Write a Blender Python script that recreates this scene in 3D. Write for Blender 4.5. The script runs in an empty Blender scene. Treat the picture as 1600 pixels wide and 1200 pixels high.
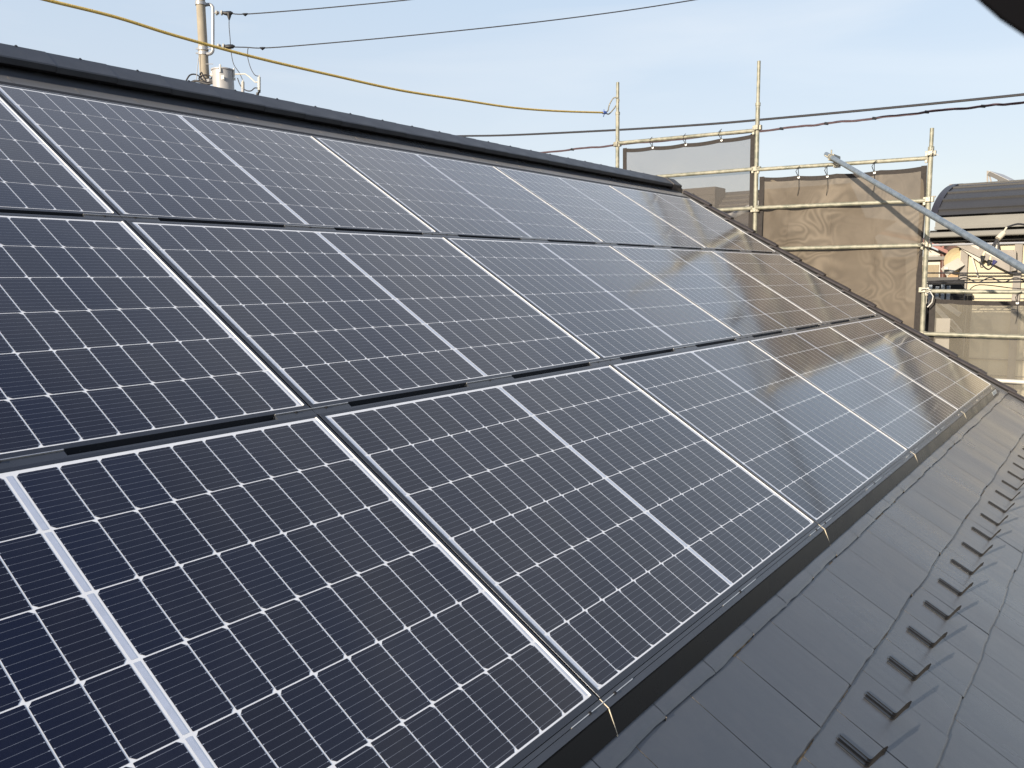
import bpy, bmesh, math, random
from mathutils import Vector, Matrix
random.seed(7)
SC = bpy.context.scene
COL = SC.collection
V = Vector
# ------------------------------------------------------------------ camera
F_PX, YAW, PITCH, ROLL = 1312.937, 0.6349331, -0.1234857, -0.0115842
CAM = V((-1.667226, -0.980187, 0.987106))
SLOPE = 0.5566888
fw = V((math.cos(PITCH)*math.cos(YAW), math.cos(PITCH)*math.sin(YAW), math.sin(PITCH)))
r0 = fw.cross(V((0, 0, 1))).normalized(); u0 = r0.cross(fw)
rt = math.cos(ROLL)*r0 + math.sin(ROLL)*u0; up = -math.sin(ROLL)*r0 + math.cos(ROLL)*u0
cd = bpy.data.cameras.new("camera"); cam = bpy.data.objects.new("camera", cd); COL.objects.link(cam)
M3 = Matrix((rt, up, -fw)).transposed()
cam.matrix_world = Matrix.Translation(CAM) @ M3.to_4x4()
cd.sensor_width = 36; cd.lens = F_PX/1600*36; cd.clip_start = 0.02; cd.clip_end = 5000
cd.dof.use_dof = True; cd.dof.focus_distance = 4.5; cd.dof.aperture_fstop = 26
SC.camera = cam
# ------------------------------------------------------------------ light
SUN = V((-1.0, 0.05, 0.26)).normalized()
w = bpy.data.worlds.new("World"); SC.world = w; w.use_nodes = True
nt = w.node_tree; bg = nt.nodes['Background']
sky = nt.nodes.new('ShaderNodeTexSky'); sky.sky_type = 'NISHITA'; sky.sun_disc = False
sky.sun_elevation = math.asin(SUN.z); sky.sun_rotation = math.atan2(SUN.x, SUN.y)
sky.altitude = 0; sky.air_density = 1.0; sky.dust_density = 1.0; sky.ozone_density = 1.0
hz = nt.nodes.new('ShaderNodeMix'); hz.data_type = 'RGBA'; hz.inputs[0].default_value = .85     # thin even high haze over the clear sky
nt.links.new(sky.outputs[0], hz.inputs[6]); bg.inputs[1].default_value = 0.15
tcw = nt.nodes.new('ShaderNodeTexCoord'); sxw = nt.nodes.new('ShaderNodeSeparateXYZ'); nt.links.new(tcw.outputs['Generated'], sxw.inputs[0])
rw = nt.nodes.new('ShaderNodeValToRGB'); nt.links.new(sxw.outputs['Z'], rw.inputs[0])
e = rw.color_ramp.elements; e[0].position = 0.0; e[0].color = (2.55, 2.55, 2.66, 1); e[1].position = .97; e[1].color = (.22, .48, 1.35, 1)
for p_, c_ in ((.12, (2.45, 2.60, 2.86)), (.32, (2.12, 2.52, 3.02)), (.62, (2.1, 2.3, 2.75)), (.80, (1.25, 1.55, 2.25))):
    q_ = e.new(p_); q_.color = (*c_, 1)
# faint wisps of high cloud
mpw = nt.nodes.new('ShaderNodeMapping'); mpw.inputs['Scale'].default_value = (1.2, 1.2, 7); mpw.inputs['Rotation'].default_value = (.25, .1, 0); nt.links.new(tcw.outputs['Generated'], mpw.inputs[0])
nzw = nt.nodes.new('ShaderNodeTexNoise'); nzw.inputs['Scale'].default_value = 1.6; nzw.inputs['Detail'].default_value = 5; nzw.inputs['Distortion'].default_value = .6; nt.links.new(mpw.outputs[0], nzw.inputs[0])
mrw = nt.nodes.new('ShaderNodeMapRange'); nt.links.new(nzw.outputs[0], mrw.inputs[0]); mrw.inputs[1].default_value = .44; mrw.inputs[2].default_value = .72; mrw.inputs[3].default_value = 0; mrw.inputs[4].default_value = .6
cl = nt.nodes.new('ShaderNodeMix'); cl.data_type = 'RGBA'; nt.links.new(mrw.outputs[0], cl.inputs[0]); cl.inputs[7].default_value = (2.9, 3.0, 3.15, 1)
nt.links.new(rw.outputs[0], cl.inputs[6])
nt.links.new(cl.outputs[2], hz.inputs[7]); nt.links.new(hz.outputs[2], bg.inputs[0])
sl = bpy.data.lights.new("sun", 'SUN'); sl.energy = 4.2; sl.angle = math.radians(0.5); sl.color = (1, .87, .69)
so = bpy.data.objects.new("sun", sl); COL.objects.link(so); so.rotation_euler = SUN.to_track_quat('Z', 'Y').to_euler()
SC.view_settings.view_transform = 'Standard'; SC.view_settings.look = 'None'
SC.view_settings.exposure = 0.9; SC.view_settings.gamma = 1
SC.cycles.max_bounces = 8; SC.cycles.transparent_max_bounces = 12

# ------------------------------------------------------------------ helpers
def ray(x, y): return fw + rt*((x-800)/F_PX) - up*((y-600)/F_PX)
def at(x, y, d): return CAM + ray(x, y)*d
def onX(x, y, X): d = ray(x, y); return CAM + d*((X-CAM.x)/d.x)
def onY(x, y, Y): d = ray(x, y); return CAM + d*((Y-CAM.y)/d.y)
def onplane(x, y, p, n): d = ray(x, y); return CAM + d*((p-CAM).dot(n)/d.dot(n))
NR = V((0, -math.sin(SLOPE), math.cos(SLOPE))); VR = V((0, math.cos(SLOPE), math.sin(SLOPE))); UR = V((1, 0, 0))
def R(u, v, n=0): return UR*u + VR*v + NR*n       # roof coordinates: along, up-slope, out of plane

class MB:
    def __init__(s): s.v = []; s.f = []; s.m = []; s.uv = None
    def quad(s, pts, mi=0):
        b = len(s.v); s.v += [tuple(p) for p in pts]; s.f.append(tuple(range(b, b+len(pts)))); s.m.append(mi)
    def hexa(s, p, mi=0):   # p: 8 points, bottom 4 ccw, top 4 ccw
        b = len(s.v); s.v += [tuple(q) for q in p]
        for f in ((3, 2, 1, 0), (4, 5, 6, 7), (0, 1, 5, 4), (1, 2, 6, 5), (2, 3, 7, 6), (3, 0, 4, 7)):
            s.f.append(tuple(b+i for i in f)); s.m.append(mi)
    def rbox(s, u0, u1, v0, v1, n0, n1, mi=0):
        s.hexa([R(u0, v0, n0), R(u1, v0, n0), R(u1, v1, n0), R(u0, v1, n0), R(u0, v0, n1), R(u1, v0, n1), R(u1, v1, n1), R(u0, v1, n1)], mi)
    def box(s, a, b, mi=0):
        x0, y0, z0 = min(a[0], b[0]), min(a[1], b[1]), min(a[2], b[2]); x1, y1, z1 = max(a[0], b[0]), max(a[1], b[1]), max(a[2], b[2])
        s.hexa([(x0, y0, z0), (x1, y0, z0), (x1, y1, z0), (x0, y1, z0), (x0, y0, z1), (x1, y0, z1), (x1, y1, z1), (x0, y1, z1)], mi)
    def beam(s, a, b, w, h, upv=V((0, 0, 1)), mi=0):
        a = V(a); b = V(b); d = (b-a).normalized(); sd = d.cross(upv).normalized(); u = sd.cross(d)
        p = []
        for q in (a, b):
            p += [q - sd*w/2 - u*h/2, q + sd*w/2 - u*h/2, q + sd*w/2 + u*h/2, q - sd*w/2 + u*h/2]
        s.hexa([p[0], p[1], p[5], p[4], p[3], p[2], p[6], p[7]], mi)
    def prism(s, prof, off, mi=0):   # prof: list of 3D pts, off: vector
        n = len(prof); b = len(s.v); off = V(off); prof = [V(p) for p in prof]
        s.v += [tuple(p) for p in prof] + [tuple(p+off) for p in prof]
        s.f.append(tuple(range(b+n-1, b-1, -1))); s.m.append(mi); s.f.append(tuple(range(b+n, b+2*n))); s.m.append(mi)
        for i in range(n):
            j = (i+1) % n; s.f.append((b+i, b+j, b+n+j, b+n+i)); s.m.append(mi)
    def tube(s, pts, r, seg=10, mi=0, cap=True):
        pts = [V(p) for p in pts]; rs = r if isinstance(r, (list, tuple)) else [r]*len(pts)
        b = len(s.v); n = len(pts); ref = None
        for i, p in enumerate(pts):
            d = (pts[min(i+1, n-1)] - pts[max(i-1, 0)])
            if d.length < 1e-9: d = V((0, 0, 1))
            d.normalize()
            if ref is None: ref = d.orthogonal().normalized()
            ref = (ref - d*ref.dot(d)).normalized(); o = d.cross(ref)
            for k in range(seg):
                a = 2*math.pi*k/seg; s.v.append(tuple(p + (ref*math.cos(a) + o*math.sin(a))*rs[i]))
        for i in range(n-1):
            for k in range(seg):
                k2 = (k+1) % seg; s.f.append((b+i*seg+k, b+i*seg+k2, b+(i+1)*seg+k2, b+(i+1)*seg+k)); s.m.append(mi)
        if cap:
            s.f.append(tuple(b+k for k in reversed(range(seg)))); s.m.append(mi)
            s.f.append(tuple(b+(n-1)*seg+k for k in range(seg))); s.m.append(mi)
    def build(s, name, mats, parent=None, smooth=False, bevel=0, loc=None):
        me = bpy.data.meshes.new(name); o0 = V(loc) if loc is not None else V((0, 0, 0))
        me.from_pydata([tuple(V(q)-o0) for q in s.v], [], s.f)
        if not isinstance(mats, (list, tuple)): mats = [mats]
        for m in mats: me.materials.append(m)
        for p, mi in zip(me.polygons, s.m): p.material_index = mi; p.use_smooth = smooth
        me.validate(); me.update()
        o = bpy.data.objects.new(name, me); COL.objects.link(o)
        if parent is not None:
            o.parent = parent
        if loc is not None: o.location = loc if parent is None else V(loc)
        if smooth:
            try: me.set_sharp_from_angle(angle=math.radians(40))
            except Exception: pass
        if bevel:
            b = o.modifiers.new('bevel', 'BEVEL'); b.width = bevel; b.segments = 2; b.limit_method = 'ANGLE'
        return o
def tag(o, label, cat, group=None):
    o['label'] = label; o['category'] = cat
    if group: o['group'] = group
    return o
def thing(name, loc, label, cat, group=None):
    o = bpy.data.objects.new(name, None); COL.objects.link(o); o.location = loc; o.empty_display_size = .1
    return tag(o, label, cat, group)
def kid(mb, name, mats, root, smooth=False, bevel=0):
    """mesh given in world coordinates, made a child of an Empty (or mesh) thing that has only a location"""
    off = V((0, 0, 0)); q = root
    while q is not None: off += V(q.location); q = q.parent
    o = mb.build(name, mats, None, smooth, bevel)
    me = o.data
    me.transform(Matrix.Translation(-off)); o.parent = root
    return o
def struct(o): o['kind'] = 'structure'; return o

# ------------------------------------------------------------------ materials
def mat(name, col, rough=.5, metal=0, noise=0, nscale=8, col2=None, bump=0, bscale=60, spec=.5, coat=0, stretch=None, rnoise=0, detail=6):
    m = bpy.data.materials.new(name); m.use_nodes = True; t = m.node_tree; n = t.nodes; b = n['Principled BSDF']
    b.inputs['Roughness'].default_value = rough; b.inputs['Metallic'].default_value = metal
    b.inputs['Specular IOR Level'].default_value = spec
    if coat: b.inputs['Coat Weight'].default_value = coat; b.inputs['Coat Roughness'].default_value = .1
    c4 = (*col, 1); b.inputs['Base Color'].default_value = c4
    if noise or col2 or bump or rnoise:
        tc = n.new('ShaderNodeTexCoord'); mp = n.new('ShaderNodeMapping'); t.links.new(tc.outputs['Object'], mp.inputs[0])
        if stretch: mp.inputs['Scale'].default_value = stretch
        nz = n.new('ShaderNodeTexNoise'); nz.inputs['Scale'].default_value = nscale; nz.inputs['Detail'].default_value = detail
        t.links.new(mp.outputs[0], nz.inputs[0])
        if noise or col2:
            rp = n.new('ShaderNodeValToRGB'); t.links.new(nz.outputs[0], rp.inputs[0])
            rp.color_ramp.elements[0].position = .32; rp.color_ramp.elements[1].position = .7
            a = col; bb = col2 or tuple(min(1, c*(1+noise)) for c in col)
            if not col2: a = tuple(c*(1-noise) for c in col)
            rp.color_ramp.elements[0].color = (*a, 1); rp.color_ramp.elements[1].color = (*bb, 1)
            t.links.new(rp.outputs[0], b.inputs['Base Color'])
        if rnoise:
            mr = n.new('ShaderNodeMapRange'); t.links.new(nz.outputs[0], mr.inputs[0]); mr.inputs[1].default_value = .3; mr.inputs[2].default_value = .7
            mr.inputs[3].default_value = max(.02, rough-rnoise); mr.inputs[4].default_value = rough+rnoise
            t.links.new(mr.outputs[0], b.inputs['Roughness'])
        if bump:
            nb = n.new('ShaderNodeTexNoise'); nb.inputs['Scale'].default_value = bscale; t.links.new(mp.outputs[0], nb.inputs[0])
            bp = n.new('ShaderNodeBump'); bp.inputs['Strength'].default_value = bump; bp.inputs['Distance'].default_value = .01
            t.links.new(nb.outputs[0], bp.inputs['Height']); t.links.new(bp.outputs[0], b.inputs['Normal'])
    return m
GR = .098     # glass roughness of the panels
def dusty(m, w_, r=.35):
    b = m.node_tree.nodes['Principled BSDF']; b.inputs['Sheen Weight'].default_value = w_; b.inputs['Sheen Roughness'].default_value = r; b.inputs['Sheen Tint'].default_value = (.95, .96, 1, 1)
def glassy(name, col):
    m = mat(name, col, GR, spec=.5); return m
M_white = mat('white_backsheet', (.86, .86, .86), GR, noise=.03, nscale=30)
M_ribbon = mat('tinned_ribbon', (.62, .66, .74), .25, metal=.25, noise=.05, nscale=40)
# cells: near-black blue silicon with ten fine busbars crossing each cell, tiny solder pads and fingers
def cell_mat():
    m = bpy.data.materials.new('silicon_cells'); m.use_nodes = True; t = m.node_tree; n = t.nodes; L = t.links; b = n['Principled BSDF']
    b.inputs['Roughness'].default_value = GR; b.inputs['Specular IOR Level'].default_value = .45; b.inputs['Coat Weight'].default_value = .35; b.inputs['Coat Roughness'].default_value = .12
    tc = n.new('ShaderNodeTexCoord'); uvn = n.new('ShaderNodeSeparateXYZ'); L.new(tc.outputs['UV'], uvn.inputs[0])
    # UV: x = position within the cell 0..1 along u, y = position within the cell 0..1 up-slope
    def math_(op, a, bb=None, clamp=False):
        q = n.new('ShaderNodeMath'); q.operation = op; q.use_clamp = clamp
        for i, s_ in enumerate((a, bb)):
            if s_ is None: continue
            if isinstance(s_, (int, float)): q.inputs[i].default_value = s_
            else: L.new(s_, q.inputs[i])
        return q.outputs[0]
    fx = math_('FRACT', uvn.outputs['X']); y = math_('FRACT', uvn.outputs['Y'])
    fr = math_('FRACT', math_('MULTIPLY', y, 10.0))
    d = math_('ABSOLUTE', math_('SUBTRACT', fr, .5))
    line = math_('LESS_THAN', d, .5*.8/18.0)                     # 0.8 mm wire in an 18 mm pitch
    pad = math_('MULTIPLY', math_('LESS_THAN', d, .5*1.6/18.0), math_('GREATER_THAN', math_('ABSOLUTE', math_('SUBTRACT', fx, .5)), .455))
    pad = math_('MULTIPLY', pad, math_('LESS_THAN', math_('ABSOLUTE', math_('SUBTRACT', fx, .5)), .49))
    mk = math_('MAXIMUM', math_('MULTIPLY', line, .45), pad)
    # per-cell tone
    wn = n.new('ShaderNodeTexWhiteNoise'); wn.noise_dimensions = '2D'
    fl = n.new('ShaderNodeVectorMath'); fl.operation = 'FLOOR'; L.new(tc.outputs['UV'], fl.inputs[0]); 
    oi = n.new('ShaderNodeObjectInfo'); ad = n.new('ShaderNodeVectorMath'); ad.operation = 'ADD'; L.new(fl.outputs[0], ad.inputs[0])
    cb = n.new('ShaderNodeCombineXYZ'); L.new(oi.outputs['Random'], cb.inputs[0]); L.new(cb.outputs[0], ad.inputs[1]); L.new(ad.outputs[0], wn.inputs[0])
    mixc = n.new('ShaderNodeMix'); mixc.data_type = 'RGBA'; L.new(wn.outputs[0], mixc.inputs[0])
    mixc.inputs[6].default_value = (.0085, .0075, .013, 1); mixc.inputs[7].default_value = (.0045, .006, .019, 1)
    nz = n.new('ShaderNodeTexNoise'); nz.inputs['Scale'].default_value = 260; L.new(tc.outputs['Object'], nz.inputs[0])
    mix2 = n.new('ShaderNodeMix'); mix2.data_type = 'RGBA'; mix2.blend_type = 'MULTIPLY'; mix2.inputs[0].default_value = .6
    L.new(mixc.outputs[2], mix2.inputs[6]); L.new(nz.outputs[0], mix2.inputs[7])
    gain = n.new('ShaderNodeMix'); gain.data_type = 'RGBA'; gain.blend_type = 'ADD'; gain.inputs[0].default_value = 1
    L.new(mix2.outputs[2], gain.inputs[6]); gain.inputs[7].default_value = (.003, .003, .005, 1)
    fin = n.new('ShaderNodeMix'); fin.data_type = 'RGBA'; L.new(mk, fin.inputs[0]); L.new(gain.outputs[2], fin.inputs[6]); fin.inputs[7].default_value = (.33, .36, .42, 1)
    n4 = n.new('ShaderNodeTexNoise'); n4.inputs['Scale'].default_value = 2.2; n4.inputs['Detail'].default_value = 9; n4.inputs['Roughness'].default_value = .7; L.new(tc.outputs['Object'], n4.inputs[0])
    n5 = n.new('ShaderNodeTexNoise'); n5.inputs['Scale'].default_value = 900; L.new(tc.outputs['Object'], n5.inputs[0])
    m4 = n.new('ShaderNodeMapRange'); L.new(n4.outputs[0], m4.inputs[0]); m4.inputs[1].default_value = .45; m4.inputs[2].default_value = .75; m4.inputs[4].default_value = .035
    m5 = n.new('ShaderNodeMapRange'); L.new(n5.outputs[0], m5.inputs[0]); m5.inputs[1].default_value = .66; m5.inputs[2].default_value = .72; m5.inputs[4].default_value = .06
    dst = n.new('ShaderNodeMix'); dst.data_type = 'RGBA'; L.new(math_('ADD', m4.outputs[0], m5.outputs[0]), dst.inputs[0]); L.new(fin.outputs[2], dst.inputs[6]); dst.inputs[7].default_value = (.35, .34, .33, 1)
    L.new(dst.outputs[2], b.inputs['Base Color'])
    # faint dust film
    n2 = n.new('ShaderNodeTexNoise'); n2.inputs['Scale'].default_value = 5; n2.inputs['Detail'].default_value = 8; L.new(tc.outputs['Object'], n2.inputs[0])
    mr = n.new('ShaderNodeMapRange'); L.new(n2.outputs[0], mr.inputs[0]); mr.inputs[1].default_value = .3; mr.inputs[2].default_value = .7; mr.inputs[3].default_value = GR-.015; mr.inputs[4].default_value = GR+.02
    L.new(mr.outputs[0], b.inputs['Roughness'])
    return m
M_cell = cell_mat()
M_frame = mat('black_anodised', (.040, .045, .056), .28, metal=.35, rnoise=.06, nscale=12)
M_trim = mat('dark_trim_paint', (.044, .050, .062), .29, rnoise=.06, nscale=9, noise=.1)
M_skirt = mat('skirt_paint', (.007, .0075, .009), .26, spec=.16, rnoise=.05, nscale=5, noise=.15)
dusty(M_cell, .055); dusty(M_white, .06); dusty(M_frame, .05); dusty(M_trim, .05)
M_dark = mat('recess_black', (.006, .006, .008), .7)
M_alu = mat('bare_aluminium', (.72, .70, .66), .3, metal=.7, noise=.08, nscale=60)
M_lit_strip = mat('lit_strip_pale', (.82, .80, .76), .45, metal=.1)
M_edge = mat('raw_edge', (.75, .66, .5), .5)
M_sticker = mat('sticker_paper', (.78, .76, .68), .5, noise=.05, nscale=80)
M_ink = mat('ink', (.12, .11, .10), .6)

# slates
def slate_mat():
    m = mat('painted_slate', (.040, .048, .062), .31, noise=.12, spec=.75, nscale=1.6, rnoise=.09, bump=.06, bscale=420, stretch=(1, .35, .35))
    t = m.node_tree; n = t.nodes; L = t.links; b = n['Principled BSDF']
    nb = [q for q in n if q.type == 'BUMP'][0]
    tc = [q for q in n if q.type == 'TEX_COORD'][0]
    mp = n.new('ShaderNodeMapping'); mp.inputs['Scale'].default_value = (5, .8, .8); L.new(tc.outputs['Object'], mp.inputs[0])
    nz = n.new('ShaderNodeTexNoise'); nz.inputs['Scale'].default_value = 1.0; nz.inputs['Detail'].default_value = 3; L.new(mp.outputs[0], nz.inputs[0])
    b2 = n.new('ShaderNodeBump'); b2.inputs['Strength'].default_value = .17; b2.inputs['Distance'].default_value = .02
    L.new(nz.outputs[0], b2.inputs['Height']); L.new(nb.outputs[0], b2.inputs['Normal']); L.new(b2.outputs[0], b.inputs['Normal'])
    return m
def film(m):
    t = m.node_tree; n = t.nodes; L = t.links; b = n['Principled BSDF']; src = b.inputs['Base Color'].links[0].from_socket
    tc = [q for q in n if q.type == 'TEX_COORD'][0]
    nz = n.new('ShaderNodeTexNoise'); nz.inputs['Scale'].default_value = 3.5; nz.inputs['Detail'].default_value = 10; nz.inputs['Roughness'].default_value = .75; L.new(tc.outputs['Object'], nz.inputs[0])
    n2 = n.new('ShaderNodeTexNoise'); n2.inputs['Scale'].default_value = 420; L.new(tc.outputs['Object'], n2.inputs[0])
    r1 = n.new('ShaderNodeMapRange'); L.new(nz.outputs[0], r1.inputs[0]); r1.inputs[1].default_value = .48; r1.inputs[2].default_value = .72; r1.inputs[4].default_value = .16
    r2 = n.new('ShaderNodeMapRange'); L.new(n2.outputs[0], r2.inputs[0]); r2.inputs[1].default_value = .64; r2.inputs[2].default_value = .70; r2.inputs[4].default_value = .14
    a = n.new('ShaderNodeMath'); a.operation = 'ADD'; L.new(r1.outputs[0], a.inputs[0]); L.new(r2.outputs[0], a.inputs[1])
    mx = n.new('ShaderNodeMix'); mx.data_type = 'RGBA'; L.new(a.outputs[0], mx.inputs[0]); L.new(src, mx.inputs[6]); mx.inputs[7].default_value = (.16, .155, .15, 1); L.new(mx.outputs[2], b.inputs['Base Color'])
M_slate = slate_mat(); film(M_slate); dusty(M_slate, .10, .4)
M_slate_edge = mat('slate_cut_edge', (.012, .011, .011), .85, col2=(.035, .028, .022), nscale=34, bump=.5, bscale=90)
M_slate_side_lit = mat('slate_side_lit', (.42, .35, .27), .8)
M_crumb = mat('edge_crumbs', (.30, .20, .10), .9, col2=(.03, .025, .02), nscale=45)
M_ridge = mat('ridge_tile_paint', (.040, .044, .052), .42, noise=.18, nscale=6, rnoise=.08, bump=.05, bscale=300)
film(M_ridge)
M_verge = mat('verge_tile_paint', (.042, .036, .036), .42, noise=.2, nscale=9, rnoise=.08, bump=.08, bscale=200)
M_guard = mat('snow_guard_steel', (.030, .035, .043), .30, spec=.6, noise=.15, nscale=40)
M_guardb = mat('snow_guard_blade', (.004, .004, .005), .5, spec=.25)
M_wallpale = mat('render_wall', (.55, .52, .46), .85, noise=.06, nscale=3, bump=.2, bscale=200)
M_gutter = mat('gutter_pvc', (.05, .05, .055), .4)

# ------------------------------------------------------------------ ground
def sheet(name, cx, cy, z, hx, hy, m, nx=1):
    b = MB(); b.quad([(cx-hx, cy-hy, z), (cx+hx, cy-hy, z), (cx+hx, cy+hy, z), (cx-hx, cy+hy, z)]); return struct(b.build(name, m))
GZ = -6.2
M_ground = mat('ground_dirt', (.035, .033, .030), .95, col2=(.065, .06, .055), nscale=.35, bump=.3, bscale=3)
M_asphalt = mat('asphalt', (.045, .045, .047), .9, col2=(.065, .065, .065), nscale=2.5, bump=.4, bscale=120)
sheet('ground', 0, 0, GZ, 2500, 2500, M_ground)
sheet('road', 9.9, 0, GZ+.004, 1.7, 120, M_asphalt)

# ------------------------------------------------------------------ the house under the array
RN = -.05                                     # roof surface below the glass plane
V_RIDGE, V_EAVE = 3.97, -2.3
U0, U1 = -3.6, 7.36
house = thing('house', (1.9, 3.4, GZ), 'two storey house whose dark slate roof carries the solar panels', 'house')
yr = R(0, V_RIDGE, RN).y; zr = R(0, V_RIDGE, RN).z
ye = R(0, V_EAVE, RN).y; ze = R(0, V_EAVE, RN).z
yb = 2*yr - ye
b = MB()
wy0, wy1 = ye+.55, yb-.55; wt = ze - .03
for (x0, x1) in ((U0+.3, U0+.45), (U1-.5, U1-.35)):
    b.prism([(x0, wy0, GZ), (x0, wy1, GZ), (x0, wy1, wt), (x0, yr, zr-.22), (x0, wy0, wt)], (x1-x0, 0, 0))
b.box((U0+.452, wy0+.002, GZ), (U1-.502, wy0+.15, wt)); b.box((U0+.452, wy1-.15, GZ), (U1-.502, wy1-.002, wt))
kid(b, 'wall', M_wallpale, house)
# roof: deck + slates (front slope), plain slope behind
b = MB()
th = .12
b.hexa([R(U0, V_EAVE+.02, RN-.02-th), R(U1, V_EAVE+.02, RN-.02-th), R(U1, V_RIDGE, RN-.02-th), R(U0, V_RIDGE, RN-.02-th),
        R(U0, V_EAVE+.02, RN-.012), R(U1, V_EAVE+.02, RN-.012), R(U1, V_RIDGE, RN-.012), R(U0, V_RIDGE, RN-.012)], 0)
def Rb(u, v, n):  # mirrored back slope
    p = R(u, v, n); return V((p.x, 2*yr-p.y, p.z))
b.hexa([Rb(U0, V_EAVE, RN-.02-th), Rb(U0, V_RIDGE-.003, RN-.02-th), Rb(U1, V_RIDGE-.003, RN-.02-th), Rb(U1, V_EAVE, RN-.02-th),
        Rb(U0, V_EAVE, RN), Rb(U0, V_RIDGE-.003, RN), Rb(U1, V_RIDGE-.003, RN), Rb(U1, V_EAVE, RN)], 0)
SW = .3045
k0, k1 = -7, 13
for k in range(k0, k1):
    ve = -.150 + .2965*k
    v_top = min(ve+.325, V_RIDGE-.01)
    if ve > V_RIDGE-.05: continue
    off = .169 + (SW/2 if k % 2 else 0)
    i0 = int((U0-off)/SW)-1
    dv_shared = random.uniform(-.003, .003)
    for i in range(i0, 200):
        a = off+i*SW; c = a+SW
        a = max(a, U0); c = min(c, U1-.02)
        if c-a < .01:
            if a > U1-.05: break
            continue
        g = .0013
        # every third joint is a real joint between 910 mm boards, the rest are slits
        jit = random.uniform(-.0025, .0025); lift = random.uniform(0, .0022)
        NS = 6
        ws = [dv_shared+jit+random.uniform(-.0022, .0022) + .0028*math.sin((a+q*(c-a)/NS)*9.1+k*2.1) for q in range(NS+1)]
        for q in range(NS):
            ua, ub = a+g+(c-a-2*g)*q/NS, a+g+(c-a-2*g)*(q+1)/NS
            e0, e1 = ve+ws[q], ve+ws[q+1]
            sag0 = .0012*math.sin(q/NS*math.pi); sag1 = .0012*math.sin((q+1)/NS*math.pi)
            nf0, nf1, nb = RN+.0075+lift+sag0, RN+.0075+lift+sag1, RN-.004
            bl = .009 if k else .020   # rounded nose
            b.quad([R(ua, e0+bl, nf0), R(ub, e1+bl, nf1), R(ub, v_top, nb), R(ua, v_top, nb)], 0)
            b.quad([R(ua, e0+.001, nf0-.004), R(ub, e1+.001, nf1-.004), R(ub, e1+bl*.45, nf1-.0011), R(ua, e0+bl*.45, nf0-.0011)], 0)
            b.quad([R(ua, e0+bl*.45, nf0-.0011), R(ub, e1+bl*.45, nf1-.0011), R(ub, e1+bl, nf1), R(ua, e0+bl, nf0)], 0)
            b.quad([R(ua, e0+.004, nf0-.013), R(ub, e1+.004, nf1-.013), R(ub, e1+.001, nf1-.004), R(ua, e0+.001, nf0-.004)], 1)
        # side cut faces; sun-facing ones get a paler colour for sunlight, others stay dark
        b.quad([R(a+g, ve, RN-.006), R(a+g, ve+.004, RN+.0055), R(a+g, v_top, nb), R(a+g, v_top, nb-.006)], 2)
        b.quad([R(c-g, v_top, nb-.006), R(c-g, v_top, nb), R(c-g, ve+.004, RN+.0055), R(c-g, ve, RN-.006)], 1)
        # crumbs of raw edge and sealant at the foot of the course
        if random.random() < .6 and -3 < k < 1:
            ca = random.uniform(a, c-.1); cb_ = min(c-.01, ca+random.uniform(.04, .16)); n_ = 8
            for q in range(n_):
                p, p2 = ca+(cb_-ca)*q/n_, ca+(cb_-ca)*(q+1)/n_
                w_ = ve-.0012-random.uniform(0, .0035); b.quad([R(p, w_, RN-.0035), R(p2, w_+random.uniform(-.001, .001), RN-.0035), R(p2, ve+.004, RN-.0015), R(p, ve+.004, RN-.0015)], 3)
roof = kid(b, 'roof', [M_slate, M_slate_edge, M_slate_side_lit, M_crumb], house)
# snow guards: two ribbed straps ending in a turned-up blade
def guard(u, v):
    b = MB(); rad = .012; N = 5
    path = [(v+.104, .0002), (v+rad, .0036)]
    for q in range(1, N+1):
        a = q/N*math.pi/2*.92; path.append((v+rad-rad*math.sin(a), .0036+rad-rad*math.cos(a)))
    path.append((v-.002, .062)); path.append((v-.005, .076))
    def strip(uc, hw, dn, t, e_=0, i_end=None):
        pp_ = path[:i_end] if i_end else path
        for j in range(len(pp_)-1):
            (va, na), (vb, nb) = pp_[j], pp_[j+1]
            if j == 0: va += e_
            d = V((vb-va, nb-na)).normalized(); pn = V((-d.y, d.x)); 
            if pn.y < 0 or (abs(pn.y) < .3 and pn.x < 0): pn = -pn
            o = dn*pn; o2 = (dn+t)*pn
            b.hexa([R(uc-hw, va+o.x, RN+na+o.y), R(uc-hw, vb+o.x, RN+nb+o.y), R(uc+hw, vb+o.x, RN+nb+o.y), R(uc+hw, va+o.x, RN+na+o.y),
                    R(uc-hw, va+o2.x, RN+na+o2.y), R(uc-hw, vb+o2.x, RN+nb+o2.y), R(uc+hw, vb+o2.x, RN+nb+o2.y), R(uc+hw, va+o2.x, RN+na+o2.y)])
    strip(u-.0125, .0100, 0, .0018, -.006); strip(u+.0125, .0100, 0, .0018, 0)
    b.m = [1 if (i_//6) % 8 >= 1 else 0 for i_ in range(len(b.m))]; n0 = len(b.m)
    for k_ in (-.0210, -.0050, .0050, .0210): strip(u+k_, .0008, .0018, .0022, -.004)
    b.m[n0:] = [1]*(len(b.m)-n0)
    return b
first = None
for i in range(23):
    u = .347 + .3045*i
    if first is None:
        first = kid(guard(u, -.592), 'snow_guard', [M_guard, M_guardb], roof); ub = u
    else:
        c = first.copy(); COL.objects.link(c); c.parent = roof; c.location = V(first.location)+V((u-ub, 0, 0))
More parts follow.
